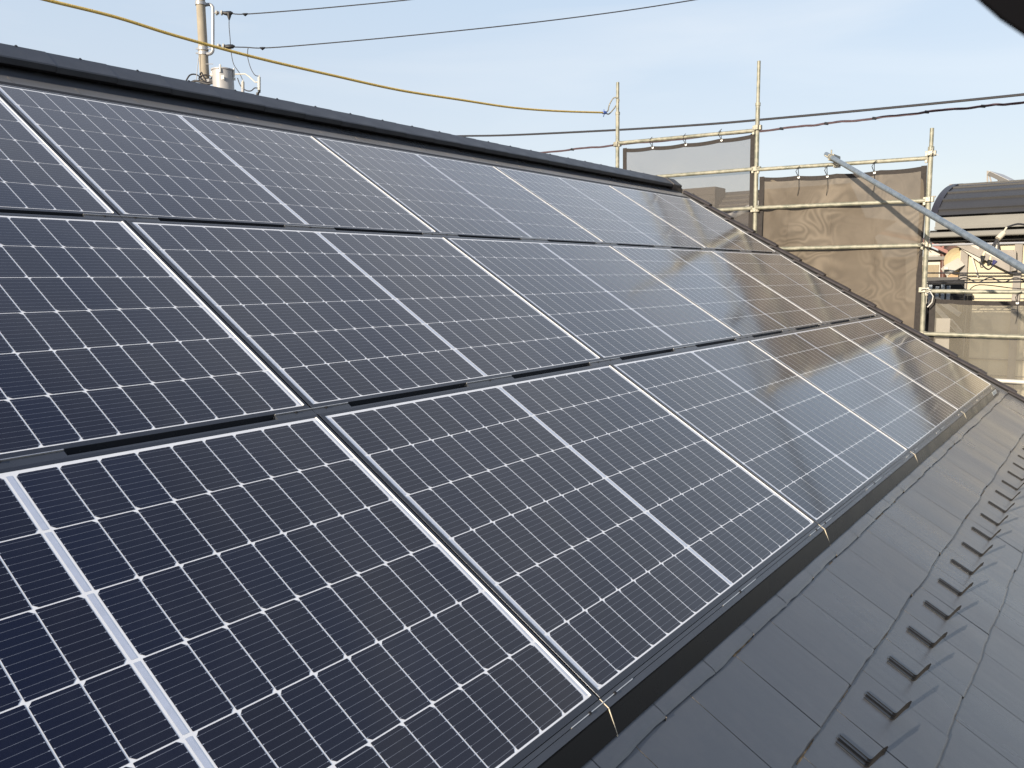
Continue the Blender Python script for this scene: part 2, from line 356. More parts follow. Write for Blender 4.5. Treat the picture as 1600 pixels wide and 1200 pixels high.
# verge tiles down the far gable edge
def verge(v):
    b = MB(); L = .36; N = 7
    u_in, u_out = 7.325, 7.435
    prof = [(.040, -.012), (.036, .003), (.003, .008), (.010, .021), (.026, .031), (.075, .032), (.098, .025), (.112, .004), (.114, -.10), (.104, -.10), (.102, -.012)]
    shade_q = (0, 1, len(prof)-1)  # undercut faces of the inner lip coloured black for the shade there
    for j in range(N):
        ta, tb = j/N, (j+1)/N
        def ring(t):
            vv = v + L*t; lift = .026*(1-t); sh = 1.0
            if t < .08: sh = .90 if t == 0 else 1.0
            return [R(u_in+pu*sh+(1-sh)*.05, vv + (0 if pn > -.05 else 0), RN+pn*(sh if pn > 0 else 1)+lift) for pu, pn in prof]
        A, B = ring(ta), ring(tb)
        for q in range(len(prof)):
            q2 = (q+1) % len(prof); b.quad([A[q], A[q2], B[q2], B[q]], 1 if q in shade_q else 0)
        if j == 0: b.quad(list(reversed(A)))
        if j == N-1: b.quad(B)
    return b
fv = None
for i in range(19):
    v = -1.70 + .3*i
    if v > V_RIDGE-.36: break
    if fv is None: fv = kid(verge(v), 'verge_tile', [M_verge, M_dark], house, smooth=True); vb0 = v
    else:
        c = fv.copy(); COL.objects.link(c); c.parent = house; c.location = V(fv.location)+VR*(v-vb0)
# ridge tiles
def ridge(u, L=.3022, last=False):
    b = MB(); z = 0
    pr = [(3.795, -.020), (3.797, .022), (3.803, .026)]
    ap = R(0, 3.960, .019)
    for e in (0,):
        def ring(x, lift, inset=0):
            P = [R(x, 3.828+inset, -.026+lift), R(x, 3.828+inset, .002+lift), R(x, 3.835+inset, .007+lift), V((x, ap.y-.004, ap.z+lift)), V((x, ap.y+.01, ap.z+lift))]
            Q = [V((p.x, 2*(ap.y+.003)-p.y, p.z)) for p in reversed(P)]
            return P+Q
        A, B = ring(u, .0), ring(u+L, .0022)
        for q in range(len(A)-1): b.quad([A[q+1], A[q], B[q], B[q+1]])
        # visible end thickness
        B2 = [V((p.x, p.y, p.z-.003)) for p in B]
        for q in range(len(A)-1): b.quad([B[q+1], B[q], B2[q], B2[q+1]])
        if last:
            b.quad(B)
    b.tube([V((u+.17, ap.y, ap.z+.001)), V((u+.17, ap.y, ap.z+.007))], [.009, .004], 8)
    return b
fr_ = None
for i in range(37):
    u = -3.8 + .303*i - .02
    if u > 7.1: break
    if fr_ is None: fr_ = kid(ridge(u), 'ridge_tile', M_ridge, house); ur0 = u
    else:
        c = fr_.copy(); COL.objects.link(c); c.parent = house; c.location = V(fr_.location)+V((u-ur0, 0, 0))
b = MB()   # rounded ridge end
ap = R(0, 3.960, .025); c1 = R(0, 3.79, -.03)
x0, x1 = 7.17, 7.50
prof0 = [R(x0, 3.815, -.055), R(x0, 3.825, .014), V((x0, ap.y, ap.z+.004))]; prof0 += [V((p.x, 2*ap.y-p.y, p.z)) for p in reversed(prof0[:2])]
prof1 = [V((x1, p.y*.55+ap.y*.45, p.z-.035)) for p in prof0]
for q in range(4): b.quad([prof0[q+1], prof0[q], prof1[q], prof1[q+1]])
b.quad(prof1); b.quad(list(reversed(prof0)))
prof2 = [V((x1+.06, p.y, p.z-.07)) for p in prof1]
kid(b, 'ridge_end', M_verge, house, bevel=.006)
# dark underlay batten under ridge tiles
b = MB(); b.rbox(U0, 7.2, 3.855, 3.92, RN+.006, -.004); kid(b, 'ridge_batten', M_dark, house)
# gutter
b = MB()
gy, gz = ye-.06, ze-.08
pr = [V((U0, gy+.06*math.cos(a), gz+.06*math.sin(a))) for a in [math.pi+i*math.pi/8 for i in range(9)]]
pr2 = [V((U0, gy+.055*math.cos(a), gz+.055*math.sin(a))) for a in [math.pi+i*math.pi/8 for i in range(9)]]
for i in range(8):
    o = V((U1-U0, 0, 0)); b.quad([pr[i], pr[i+1], pr[i+1]+o, pr[i]+o]); b.quad([pr2[i+1], pr2[i], pr2[i]+o, pr2[i+1]+o])
kid(b, 'gutter', M_gutter, house)

# ------------------------------------------------------------------ solar panels
W, H, GU, GV = 1.702, 1.114, .03795, .05932
PU, PV = W+GU, H+GV
LIP = .0155
def make_panel():
    root = thing('solar_panel', (0, 0, 0), '', 'solar panel', 'black framed solar panels on the roof')
    # frame (local roof coordinates relative to the glass corner)
    b = MB()
    hgt = -.032; t = .0012
    lb, lt = .0165, .0125
    b.rbox(-LIP, W+LIP, H, H+lt, hgt, t); b.rbox(-LIP, W+LIP, -lb, 0, hgt, t)
    b.rbox(-LIP, 0, 0, H, hgt, t); b.rbox(W, W+LIP, 0, H, hgt, t)
    b.build('frame', M_frame, root, bevel=.0007)
    b = MB(); b.rbox(0, W, 0, H, -.006, 0); b.build('backsheet', M_white, root)
    # cells with clipped corners
    b = MB(); uvs = []
    mu, mc, mv = .0150, .0225, .0030
    pu = (W-2*mu-mc)/18; pv = (H-mv-.0095)/6; g = .0019; ch = .0085
    for i in range(18):
        x0 = mu + pu*i + (mc if i > 8 else 0) + g; x1 = x0+pu-2*g
        for j in range(6):
            y0 = mv+pv*j+.0016; y1 = y0+pv-.0032
            c2 = .0012
            left = (j % 2 == 0) == (i < 9)
            pts = [(x0+ch, y0), (x1-c2, y0), (x1, y0+c2), (x1, y1-c2), (x1-c2, y1), (x0+ch, y1), (x0, y1-ch), (x0, y0+ch)] if left else \
                  [(x0+c2, y0), (x1-ch, y0), (x1, y0+ch), (x1, y1-ch), (x1-ch, y1), (x0+c2, y1), (x0, y1-c2), (x0, y0+c2)]
            b.quad([R(px, py, .0004) for px, py in pts])
            uvs += [(i+(px-x0)/(x1-x0)*.998+.001, j+(py-y0)/(y1-y0)*.998+.001) for px, py in pts]
    o = b.build('cells', M_cell, root)
    uvl = o.data.uv_layers.new(name='UVMap')
    for l, uv in zip(uvl.data, uvs): l.uv = uv
    # ribbons: segments in the centre gap and both margins
    xc = mu+9*pu+mc/2
    for (xa, xb) in ((xc-.006, xc+.006), (.0035, .0095), (W-.0095, W-.0035)):
        b = MB()
        for j in range(6):
            y0, y1 = mv+pv*j+.004, mv+pv*(j+1)-.004
            b.quad([R(xa, y0, .0005), R(xb, y0, .0005), R(xb, y1, .0005), R(xa, y1, .0005)])
        b.build('ribbon', M_ribbon, root)
    b = MB()      # pale strip added on the right frame lip to show its sunlit inner side
    b.prism([R(W-.0006, .001, .0004), R(W+.0032, .001, .0006), R(W+.0040, .001, .0030), R(W+.0034, .001, .0032)], VR*(H-.002))
    b.build('lit_edge_strip', M_lit_strip, root)
    return root
proto = make_panel()
rows = ['lowest row', 'middle row', 'top row']
cols = ['leftmost, cut by the picture edge', 'second from the left', 'third from the left', 'fourth from the left', 'rightmost, beside the verge tiles']
for r_ in range(3):
    for c_ in range(-1, 4):
        if r_ == 0 and c_ == -1: o = proto
        else:
            o = proto.copy(); COL.objects.link(o)
            for ch in list(proto.children):
                q = ch.copy(); COL.objects.link(q); q.parent = o
        o.location = R(c_*PU, r_*PV, random.uniform(-.0004, .0004)); o['label'] = 'solar panel in the %s, %s' % (rows[r_], cols[c_+1])
# rails between rows, and the skirt in front
def screw(b, u, v, n): b.tube([R(u, v, n-.002), R(u, v, n+.003)], .0042, 8)
def rail(u0_, u1_, vb):
    root = thing('row_rail', R(u0_, vb, -.03), '', 'mounting rail', 'dark rails between the rows of panels')
    b = MB(); b.rbox(u0_+.0008, u1_-.0008, vb-.045, vb-.0185, -.048, -.022); b.rbox(u0_+.0008, u1_-.0008, vb-.0455, vb-.0385, -.022, -.0005)
    kid(b, 'strip_body', M_trim, root)
    # joint covers at panel ends and at mid panel, bright upper edge and screws
    um = (u0_+u1_)/2
    for (a, c, scr) in ((u0_+.001, u0_+.145, (u0_+.055,)), (um-.14, um+.14, (um,)), (u1_-.135, u1_-.001, (u1_-.06,))):
        b = MB(); b.rbox(a, c, vb-.0375, vb-.0195, -.021, -.0015); cv = kid(b, 'joint_cover', M_trim, root)
        b = MB(); b.rbox(a, c, vb-.0194, vb-.0174, -.015, .0022); kid(b, 'bright_edge', M_alu, cv)
        for s_ in scr:
            b = MB(); screw(b, s_, vb-.0215, -.001); kid(b, 'screw', M_dark, cv)
    return root
colname = ['at the left edge of the picture', 'second from the left', 'third from the left', 'fourth from the left', 'rightmost, beside the verge']
for r_ in (1, 2):
    for c_ in range(-1, 4):
        o = rail(c_*PU-GU/2, (c_+1)*PU-GU/2, r_*PV)
        o['label'] = 'dark rail between the %s panel rows, %s' % ('lower two' if r_ == 1 else 'upper two', colname[c_+1])
def skirt(u0_, u1_, last=False):
    root = thing('array_skirt', R(u0_, -.03, -.03), '', 'panel skirt', 'dark metal skirts along the lower edge of the panels')
    b = MB()
    a, c = u0_+.0012, u1_-.0012
    b.rbox(a, c, -.0285, -.0180, -.012, -.0004); b.rbox(a, c, -.047, -.0300, -.012, -.0008)
    b.rbox(a, c, -.031, -.018, -.03, -.0125)
    kid(b, 'top_strip', M_trim, root)
    b = MB()
    A = [R(a, -.0478, -.001), R(a, -.0505, -.004), R(a, -.099, -.0365), R(a, -.0985, -.0395), R(a, -.090, -.0395), R(a, -.0465, -.008)]
    b.prism(A, V((c-a, 0, 0))); kid(b, 'face_plate', M_skirt, root)
    um = (u0_+u1_)/2
    for (p, q, scr) in ((a, a+.145, a+.055), (um-.14, um+.14, um), (c-.14, c, c-.06)):
        b = MB(); b.rbox(p, q, -.0304, -.0284, -.01, .0016); e = kid(b, 'bright_edge', M_alu, root)
        b = MB(); screw(b, scr, -.0294, .0005); kid(b, 'screw', M_dark, e)
    b = MB()
    b.prism([R(a-.0016, -.0479, .0006), R(a-.0016, -.1015, -.0395), R(a-.0016, -.1015, -.043), R(a-.0016, -.0479, -.004)], V((.0018, 0, 0)))
    b.rbox(a-.0016, a+.0002, -.047, -.0178, -.006, .0006)
    kid(b, 'cut_end', M_edge, root)
    return root
for c_ in range(-1, 4):
    o = skirt(c_*PU-GU/2, (c_+1)*PU-GU/2, c_ == 3)
    o['label'] = 'black metal skirt section along the lowest panels, %s' % colname[c_+1].replace('at the left edge of the picture', 'cut by the bottom edge of the picture')
b = MB(); vt = 2*PV+H
b.rbox(-PU-GU/2, 4*PU-GU/2, vt+.0150, vt+.0165, -.03, .0002)
tc_ = thing('array_top_shade', R(0, vt+.03, -.03), 'long black strip standing for the shaded gap along the array top, just below the ridge', 'mounting rail')
kid(b, 'bright_edge', M_alu, tc_)
b = MB(); b.rbox(-PU-GU/2, 4*PU-GU/2, vt+.0170, vt+.050, -.04, .0004); kid(b, 'strip_body', M_dark, tc_)  # black strip drawn in for the contact shadow and dark reflection behind the array
# sticker on the far end of the skirt
fa, fb = R(0, -.0505, -.004), R(0, -.101, -.0405)
def fpt(u, t, o=0.0015):
    p = fa.lerp(fb, t); nn = UR.cross(fb-fa).normalized()
    if nn.y > 0: nn = -nn
    return V((u, p.y, p.z)) + nn*o
b = MB(); b.hexa([fpt(6.66, .93, .0002), fpt(6.90, .93, .0002), fpt(6.90, .10, .0002), fpt(6.66, .10, .0002), fpt(6.66, .93), fpt(6.90, .93), fpt(6.90, .10), fpt(6.66, .10)])
st = kid(b, 'sticker', M_sticker, thing('warning_sticker', fpt(6.66, .5), 'small white printed sticker at the far end of the black skirt', 'sticker'))
b = MB()
random.seed(3)
for i in range(9):
    ua = 6.672+i*.025; wv = random.uniform(.008, .013)
    for (t0, t1) in ((.22, .34), (.42, .52), (.60, .82)):
        if random.random() < .75:
            b.quad([fpt(ua, t1, .0024), fpt(ua+wv, t1, .0024), fpt(ua+wv*random.uniform(.6, 1), t0, .0024), fpt(ua, t0, .0024)])
kid(b, 'small_print', M_ink, st)

# ------------------------------------------------------------------ scaffold
XS = 7.85
def pipe_mat(name, c1, c2, rough, metal):
    return mat(name, c1, rough, metal=metal, col2=c2, nscale=16, bump=.15, bscale=70, rnoise=.1)
M_pipe = pipe_mat('weathered_galvanised', (.15, .155, .12), (.33, .315, .25), .5, .15)
M_pipe2 = pipe_mat('new_galvanised', (.20, .24, .27), (.30, .34, .37), .30, .55)
M_clamp = pipe_mat('clamp_zinc', (.17, .162, .13), (.34, .32, .26), .45, .3)
M_tie = mat('tie_cord', (.03, .028, .026), .8)
M_tiew = mat('white_tie_cord', (.5, .49, .46), .7)
M_eye = mat('white_eyelet', (.85, .85, .84), .5)
def post(y, ztop, label, sleeve):
    root = thing('scaffold_post', (XS, y, GZ), label, 'scaffold post', 'upright scaffold posts beyond the gable edge')
    b = MB(); b.tube([(XS, y, GZ), (XS, y, sleeve)], .0243, 16); kid(b, 'tube', M_pipe, root, True)
    b = MB(); b.tube([(XS, y, sleeve+.001), (XS, y, ztop)], .0195, 14); b.tube([(XS, y, sleeve-.035), (XS, y, sleeve-.002)], .029, 14)
    kid(b, 'spigot', M_pipe, root, True)
    # wedge pockets every 45 cm
    z = .355-.45*6
    while z < sleeve-.02:
        b = MB()
        for dx, dy in ((1, 0), (-1, 0), (0, 1), (0, -1)):
            cx, cy = XS+dx*.036, y+dy*.036; hx, hy = (.013, .022) if dx else (.022, .013)
            b.box((cx-hx, cy-hy, z-.03), (cx+hx, cy+hy, z+.022))
        kid(b, 'wedge_pocket', M_clamp, root, bevel=.003)
        z += .455
    return root
post(4.345, 3.405, 'tall leftmost scaffold post where the yellow rope is tied', 3.05)
post(2.552, 3.38, 'tallest scaffold post, between the grey and the brown mesh sheets', 2.93)
post(.752, 2.45, 'scaffold post at the right edge of the brown mesh sheet', 2.27)
post(-1.05, 1.2, 'scaffold post right of the picture, holding the low rails', 1.0)
XR = XS-.028
def railp(y0, y1, z0, z1, label, m=None, r=.0213, x=XR):
    a, c = V((x, y0, z0)), V((x, y1, z1))
    root = thing('scaffold_rail', (a+c)/2, label, 'scaffold rail', 'horizontal scaffold rails beyond the gable edge')
    b = MB(); b.tube([a, a.lerp(c, .33), a.lerp(c, .66), c], r, 14); t = kid(b, 'tube', m or M_pipe, root, True)
    for p, s_ in ((a, -1), (c, 1)):
        b = MB(); b.box((x-.012, p.y-.012+s_*.004, p.z-.045), (x+.012, p.y+.014+s_*.004, p.z+.026)); kid(b, 'wedge', M_clamp, root, bevel=.003)
    return root
railp(4.31, 2.58, 2.665, 2.625, 'top rail above the grey mesh sheet')
railp(4.31, 2.58, 2.215, 2.20, 'middle rail crossing the grey mesh sheet')
railp(4.31, 2.58, 1.775, 1.765, 'lowest visible rail below the grey mesh, ending at the roof edge')
railp(2.525, .78, 2.19, 2.155, 'top rail above the brown mesh sheet')
railp(2.525, .78, 1.765, 1.735, 'middle rail crossing the brown mesh sheet')
railp(2.525, .78, 1.30, 1.288, 'lower rail crossing the brown mesh sheet')
railp(.725, -1.02, .822, .802, 'greenish rail holding the low mesh sheet at the right')
railp(.725, -1.02, .385, .375, 'pale rail crossing the low mesh sheet at the right')
railp(.725, -1.02, -.055, -.065, 'bright white lowest rail at the right, just above the verge tiles', m=mat('white_pipe_paint', (.45, .44, .41), .4, noise=.06, nscale=9))
# diagonal pipe
pa, pb = onX(1291, 241, XR-.09), at(1600, 420, 5.3)
pb2 = pa + (pb-pa)*1.35
root = thing('diagonal_pipe', pa, 'bluish galvanised pipe slanting from the top rail towards the right edge', 'scaffold pipe')
b = MB(); b.tube([pa, pa.lerp(pb2, .3), pa.lerp(pb2, .6), pb2], .0243, 18); kid(b, 'tube', M_pipe2, root, True)
q0 = pa + (pb-pa).normalized()*.17
b = MB(); b.tube([q0-(pb-pa).normalized()*.03, q0+(pb-pa).normalized()*.03], .031, 14); b.box((q0.x-.01, q0.y-.03, q0.z-.03), (XR+.01, q0.y+.03, q0.z+.03)); b.tube([q0+V((.0, 0, .03)), q0+V((0, .0, .075))], .008, 8); b.tube([q0+V((.02, .03, .0)), q0+V((.02, .075, .03))], .008, 8)
b.box((XR-.035, q0.y-.03, q0.z-.085), (XR+.03, q0.y+.03, q0.z-.02))
kid(b, 'swivel_clamp', M_clamp, root, bevel=.004)
# mesh sheets
def mesh_mat(name, c1, c2, alpha, moire):
    m = mat(name, c1, .85, col2=c2, nscale=2.2); t = m.node_tree; n = t.nodes; L = t.links; b = n['Principled BSDF']
    tc = [q for q in n if q.type == 'TEX_COORD'][0]
    out = [q for q in n if q.type == 'OUTPUT_MATERIAL'][0]
    if moire:
        nz = n.new('ShaderNodeTexNoise'); nz.inputs['Scale'].default_value = 2.6; nz.inputs['Detail'].default_value = 1.2; nz.inputs['Distortion'].default_value = .7
        L.new(tc.outputs['Object'], nz.inputs[0])
        ml = n.new('ShaderNodeMath'); ml.operation = 'MULTIPLY'; ml.inputs[1].default_value = 58; L.new(nz.outputs[0], ml.inputs[0])
        sn = n.new('ShaderNodeMath'); sn.operation = 'SINE'; L.new(ml.outputs[0], sn.inputs[0])
        n3 = n.new('ShaderNodeTexNoise'); n3.inputs['Scale'].default_value = 1.6; L.new(tc.outputs['Object'], n3.inputs[0])
        am = n.new('ShaderNodeMapRange'); L.new(n3.outputs[0], am.inputs[0]); am.inputs[1].default_value = .42; am.inputs[2].default_value = .62; am.inputs[3].default_value = .03; am.inputs[4].default_value = moire
        mm = n.new('ShaderNodeMath'); mm.operation = 'MULTIPLY_ADD'; L.new(sn.outputs[0], mm.inputs[0]); L.new(am.outputs[0], mm.inputs[1]); mm.inputs[2].default_value = 1
        vm = n.new('ShaderNodeVectorMath'); vm.operation = 'SCALE'; rp = [q for q in n if q.type == 'VALTORGB'][0]
        L.new(rp.outputs[0], vm.inputs[0]); L.new(mm.outputs[0], vm.inputs['Scale']); L.new(vm.outputs[0], b.inputs['Base Color'])
    tr = n.new('ShaderNodeBsdfTransparent'); ts = n.new('ShaderNodeBsdfTranslucent'); ts.inputs[0].default_value = (*c2, 1)
    mx0 = n.new('ShaderNodeMixShader'); mx0.inputs[0].default_value = .25; L.new(b.outputs[0], mx0.inputs[1]); L.new(ts.outputs[0], mx0.inputs[2])
    mx = n.new('ShaderNodeMixShader'); mx.inputs[0].default_value = alpha; L.new(tr.outputs[0], mx.inputs[1]); L.new(mx0.outputs[0], mx.inputs[2]); L.new(mx.outputs[0], out.inputs[0])
    return m
M_meshg = mesh_mat('grey_mesh', (.13, .12, .115), (.15, .14, .13), .55, 0)
M_meshb = mesh_mat('brown_mesh_doubled', (.130, .107, .083), (.188, .158, .124), .94, .20)
M_meshr = mesh_mat('brown_mesh', (.27, .245, .20), (.32, .29, .235), .46, 0)
M_hem = mat('dark_hem', (.022, .018, .017), .8, noise=.3, nscale=40)
def wr(y, z, corners, amp, seed):
    d = 0
    for (cy, cz, a) in corners:
        dy, dz = y-cy, z-cz; r = math.hypot(dy, dz)+.05; th = math.atan2(dz, dy)
        d += a*math.sin(th*11+seed)*min(1, r*1.6)*math.exp(-r*1.1)
    if seed == 2.3:
        for ys in (2.18, 1.72, 1.27): d += -.010*math.exp(-((y-ys-.01*math.sin(z*4))/.012)**2)
    d += amp*(math.sin(y*5.3+z*2.1+seed)*.5+math.sin(y*2.2-z*6.1+seed*2)*.35+math.sin(y*13+z*9+seed)*.10)
    return d
def msheet(name, ya, yb_, zt, zb_, m, label, corners, amp, seed, sag, hemR, hemL, eyes, zt2=None):
    x = XS+.035
    root = thing(name, (x, (ya+yb_)/2, zt), label, 'mesh sheet', 'mesh sheets tied to the scaffold')
    NY, NZ = 110, 90
    def P(i, j, off=0):
        s_, t = i/NY, j/NZ
        y = ya+(yb_-ya)*s_; top = zt+((zt2 if zt2 is not None else zt)-zt)*s_
        nsag = len(eyes)+1
        z0 = top - sag*abs(math.sin(s_*math.pi*nsag))**.8*.6 - sag*math.sin(s_*math.pi)
        z = z0 + (zb_-z0)*t
        yy = y + .03*math.sin(t*5+seed)*(1-abs(2*s_-1))
        return V((x+off+wr(y, z, corners, amp, seed)*(.25+.75*min(1, t*6)), yy, z))
    b = MB(); 
    b.v = [tuple(P(i, j)) for j in range(NZ+1) for i in range(NY+1)]
    for j in range(NZ):
        for i in range(NY):
            q = j*(NY+1)+i; b.f.append((q, q+1, q+NY+2, q+NY+1)); b.m.append(0)
    kid(b, 'mesh_cloth', m, root, True)
    b = MB()
    off = -.004
    J = max(1, int(.05/abs(zt-zb_)*NZ)+0)
    for i in range(NY):
        a0, a1 = P(i, 0, off), P(i+1, 0, off); h = .045
        b.quad([a0, a1, a1+V((0, 0, -h)), a0+V((0, 0, -h))])
    for (flag, i0, i1) in ((hemL, 0, 1), (hemR, NY-1, NY)):
        if not flag: continue
        sg = 1 if i0 == 0 else -1; wd = .055*(-sg if yb_ > ya else sg)
        for j in range(NZ):
            e = 0 if i0 == 0 else NY
            a0, a1 = P(e, j, off-.002), P(e, j+1, off-.002)
            dyw = V((0, -.055 if (i0 == 0) else .055, 0)) if yb_ < ya else V((0, 0, 0))
            b.quad([a0, a0+dyw, a1+dyw, a1])
    kid(b, 'hem', M_hem, root)
    for s_ in eyes:
        i = int(s_*NY); p = P(i, 0, -.012)+V((0, 0, -.018))
        b = MB(); b.tube([p+V((-.004, 0, 0)), p+V((.004, 0, 0))], .013, 12); kid(b, 'eyelet', M_eye, root)
        b = MB(); zz = zt+.055
        b.tube([p+V((-.006, 0, 0)), p+V((-.02, .01, .03)), V((XR-.026, p.y+.01, p.z+.06)), V((XR-.01, p.y-.012, p.z+.095)), V((XR+.03, p.y, p.z+.06)), p+V((.0, 0, .006))], .004, 6)
        b.tube([V((XR-.02, p.y+.01, p.z+.085)), V((XR-.05, p.y-.04, p.z+.11))], .004, 6)
        if seed != 1: b.tube([p+V((-.008, 0, -.01)), p+V((-.016, -.008, -.12)), p+V((-.012, .004, -.2))], .003, 5)
        kid(b, 'tie', M_tie, root)
    return root
msheet('mesh_sheet', 4.285, 2.585, 2.605, -.9, M_meshg, 'grey see-through mesh sheet between the two tall scaffold posts', [(4.28, 2.6, .035)], .006, 1, .02, True, True, [.26, .52, .78], 2.60)
msheet('mesh_sheet', 2.525, .785, 2.115, -1.2, M_meshb, 'brown wrinkled mesh sheet with the pipe shadow on it', [(2.49, 2.12, .05), (.82, 2.1, .035), (2.49, 1.2, .03)], .018, 2.3, .02, True, True, [.27, .45, .72], 2.09)
msheet('mesh_sheet', .70, -1.0, .745, -3.2, M_meshr, 'low transparent mesh sheet at the right in front of the cream wall', [(.7, .75, .03)], .007, 4.1, .014, False, True, [.45], .735)
# white ties and knots on posts
b = MB(); p = V((XR-.03, .72, .80))
b.tube([p, p+V((-.03, -.04, .02)), p+V((-.03, -.07, -.03)), p+V((-.02, -.06, -.09)), p+V((-.02, -.02, -.14))], .006, 8)
b.tube([p+V((0, .05, .03)), p+V((-.03, .03, .05)), p+V((-.03, -.01, .05)), p+V((-.02, -.04, .035))], .005, 8)
tag(b.build('tie_strap', M_tiew, smooth=True), 'white tie strap hanging from the right post at the greenish rail', 'tie')
b = MB(); p = V((XR-.03, .76, 1.275)); random.seed(5)
for i in range(7):
    a = V((random.uniform(-.02, .0), random.uniform(-.05, .05), random.uniform(-.06, .05))); b.tube([p, p+a*.6+V((-.02, 0, 0)), p+a*1.5+V((-.01, 0, -.01))], .003, 5)
tag(b.build('cord_knot', M_tie), 'tangled dark cord knot on the right post at the lower brown-sheet rail', 'knot')
b = MB(); p = V((XR-.03, .76, 2.17))
b.tube([p+V((0, .03, 0)), p+V((-.03, .0, .02)), p+V((-.02, -.04, .03)), p+V((0, -.09, .0))], .0035, 6); b.tube([p+V((-.02, -.03, .02)), p+V((-.02, -.04, .08)), p+V((-.02, -.01, .06))], .003, 6)
tag(b.build('cord_knot', M_tiew), 'pale cord knotted at the top of the right post', 'knot')
# yellow rope, blue binding, hook
M_rope = mat('yellow_rope', (.72, .47, .09), .6, col2=(.85, .62, .2), nscale=60, stretch=(1, 1, 1), bump=.6, bscale=160)
A, B = at(75, 0, 5.7), V((XS-.03, 4.38, 3.03)); B = at(948, 176, (B-CAM).dot(fw))
nn = (B-A).cross(V((0, 0, 1))).normalized()
pxs = [(-160, -62), (-60, -36), (20, -14), (77, 1), (180, 26.5), (275, 56), (400, 90), (525, 119), (625, 141), (720, 156), (800, 168), (870, 173.5), (945, 176)]
pp = [onplane(x, y, A, nn) for x, y in pxs]
def smooth_path(P_, n=6):
    o = []
    for i in range(len(P_)-1):
        p0, p1, p2, p3 = P_[max(i-1, 0)], P_[i], P_[i+1], P_[min(i+2, len(P_)-1)]
        for k in range(n):
            t = k/n; o.append(.5*((2*p1)+(p2-p0)*t+(2*p0-5*p1+4*p2-p3)*t*t+(3*p1-p0-3*p2+p3)*t**3))
    o.append(P_[-1]); return o
b = MB(); b.tube(smooth_path(pp), .0115, 10)
rope = tag(b.build('rope', M_rope, smooth=True), 'yellow rope sagging across the sky to the left scaffold post', 'rope')
Bd = pp[-1]; dr = (pp[-1]-pp[-2]).normalized()
b = MB(); b.tube([Bd-dr*.04, Bd+dr*.02], .019, 10); b.tube([Bd, Bd+V((0, 0, -.05))-dr*.03], .005, 6); b.tube([Bd-dr*.01, Bd+V((0, 0, .04))-dr*.02], .005, 6)
kid(b, 'blue_binding', mat('blue_tape', (.05, .12, .42), .6), rope)
b = MB(); pt = V((XS-.03, 4.36, 3.20))
b.tube(smooth_path([Bd+dr*.02, Bd+dr*.07+V((0, 0, .03)), Bd+dr*.10+V((0, 0, .10)), pt+V((0, .02, .02)), pt+V((.02, -.04, -.02)), Bd+dr*.12+V((0, 0, .0)), Bd+dr*.05+V((0, 0, -.015))], 5), .008, 8)
tag(b.build('rope_hook', M_clamp, smooth=True), 'steel hook linking the yellow rope to the left scaffold post', 'hook')
# white paper behind low mesh
b = MB(); p0, p1 = onX(1452, 497, XS+.10), onX(1483, 534, XS+.10)
b.box((XS+.1, p0.y, p0.z), (XS+.103, p1.y, p1.z-.25))
tag(b.build('notice_board', mat('board_white', (.5, .48, .45), .7, noise=.04)), 'blank pale board behind the low mesh sheet beside the right post', 'board')

# ------------------------------------------------------------------ utility pole, transformer, wires
DP = 28.0
M_conc = mat('pole_concrete', (.30, .265, .21), .85, noise=.12, nscale=3, bump=.2, bscale=60)
M_galv = mat('steel_grey', (.33, .335, .35), .45, metal=.3, noise=.08)
M_por = mat('porcelain', (.55, .54, .50), .3)
M_blk = mat('rubber_black', (.012, .012, .014), .5)
M_trf = mat('transformer_grey', (.34, .335, .34), .45, noise=.04, nscale=4)
M_wire = mat('wire_black', (.025, .025, .03), .6)
pc = at(316.5, 60, DP); PX, PY = pc.x, pc.y
def ap_(x, y): return at(x, y, DP)
K = DP/F_PX
root = thing('utility_pole', (PX, PY, GZ), 'concrete utility pole rising behind the roof ridge', 'utility pole')
zt = ap_(316, -60).z
b = MB(); b.tube([(PX, PY, GZ), (PX, PY, ap_(316, 140).z), (PX, PY, zt)], [.21, .153, .142], 24); kid(b, 'shaft', M_conc, root, True)
b = MB()
z1, z2 = ap_(0, 8), None
def pz(x, y, dd=0): return at(x, y, DP+dd)
pth = [pz(320, 8), pz(327, 7), pz(331.5, 10), pz(332.5, 18), pz(332.5, 72), pz(332, 80), pz(328, 84), pz(320, 84)]
b.tube(smooth_path(pth, 4), .055, 8); kid(b, 'insulator_bracket', M_galv, root, True)
b = MB()
for y in (8, 76, 83): 
    z = pz(316, y).z; b.tube([(PX, PY, z-.05), (PX, PY, z+.05)], .175, 20); b.tube([pz(306, y), pz(330, y)], .022, 6)
kid(b, 'band_clamp', M_galv, root, True)
b = MB()
for i, (x, y) in enumerate(((309, 95), (329, 100), (309, 122))): b.tube([pz(318, y), pz(x if x < 316 else 333, y)], .012, 6)
b.tube([pz(311, 84, -.1), pz(308.5, 105, -.1), pz(306.5, 125, -.1)], .012, 6)
kid(b, 'step_bolt', M_galv, root)
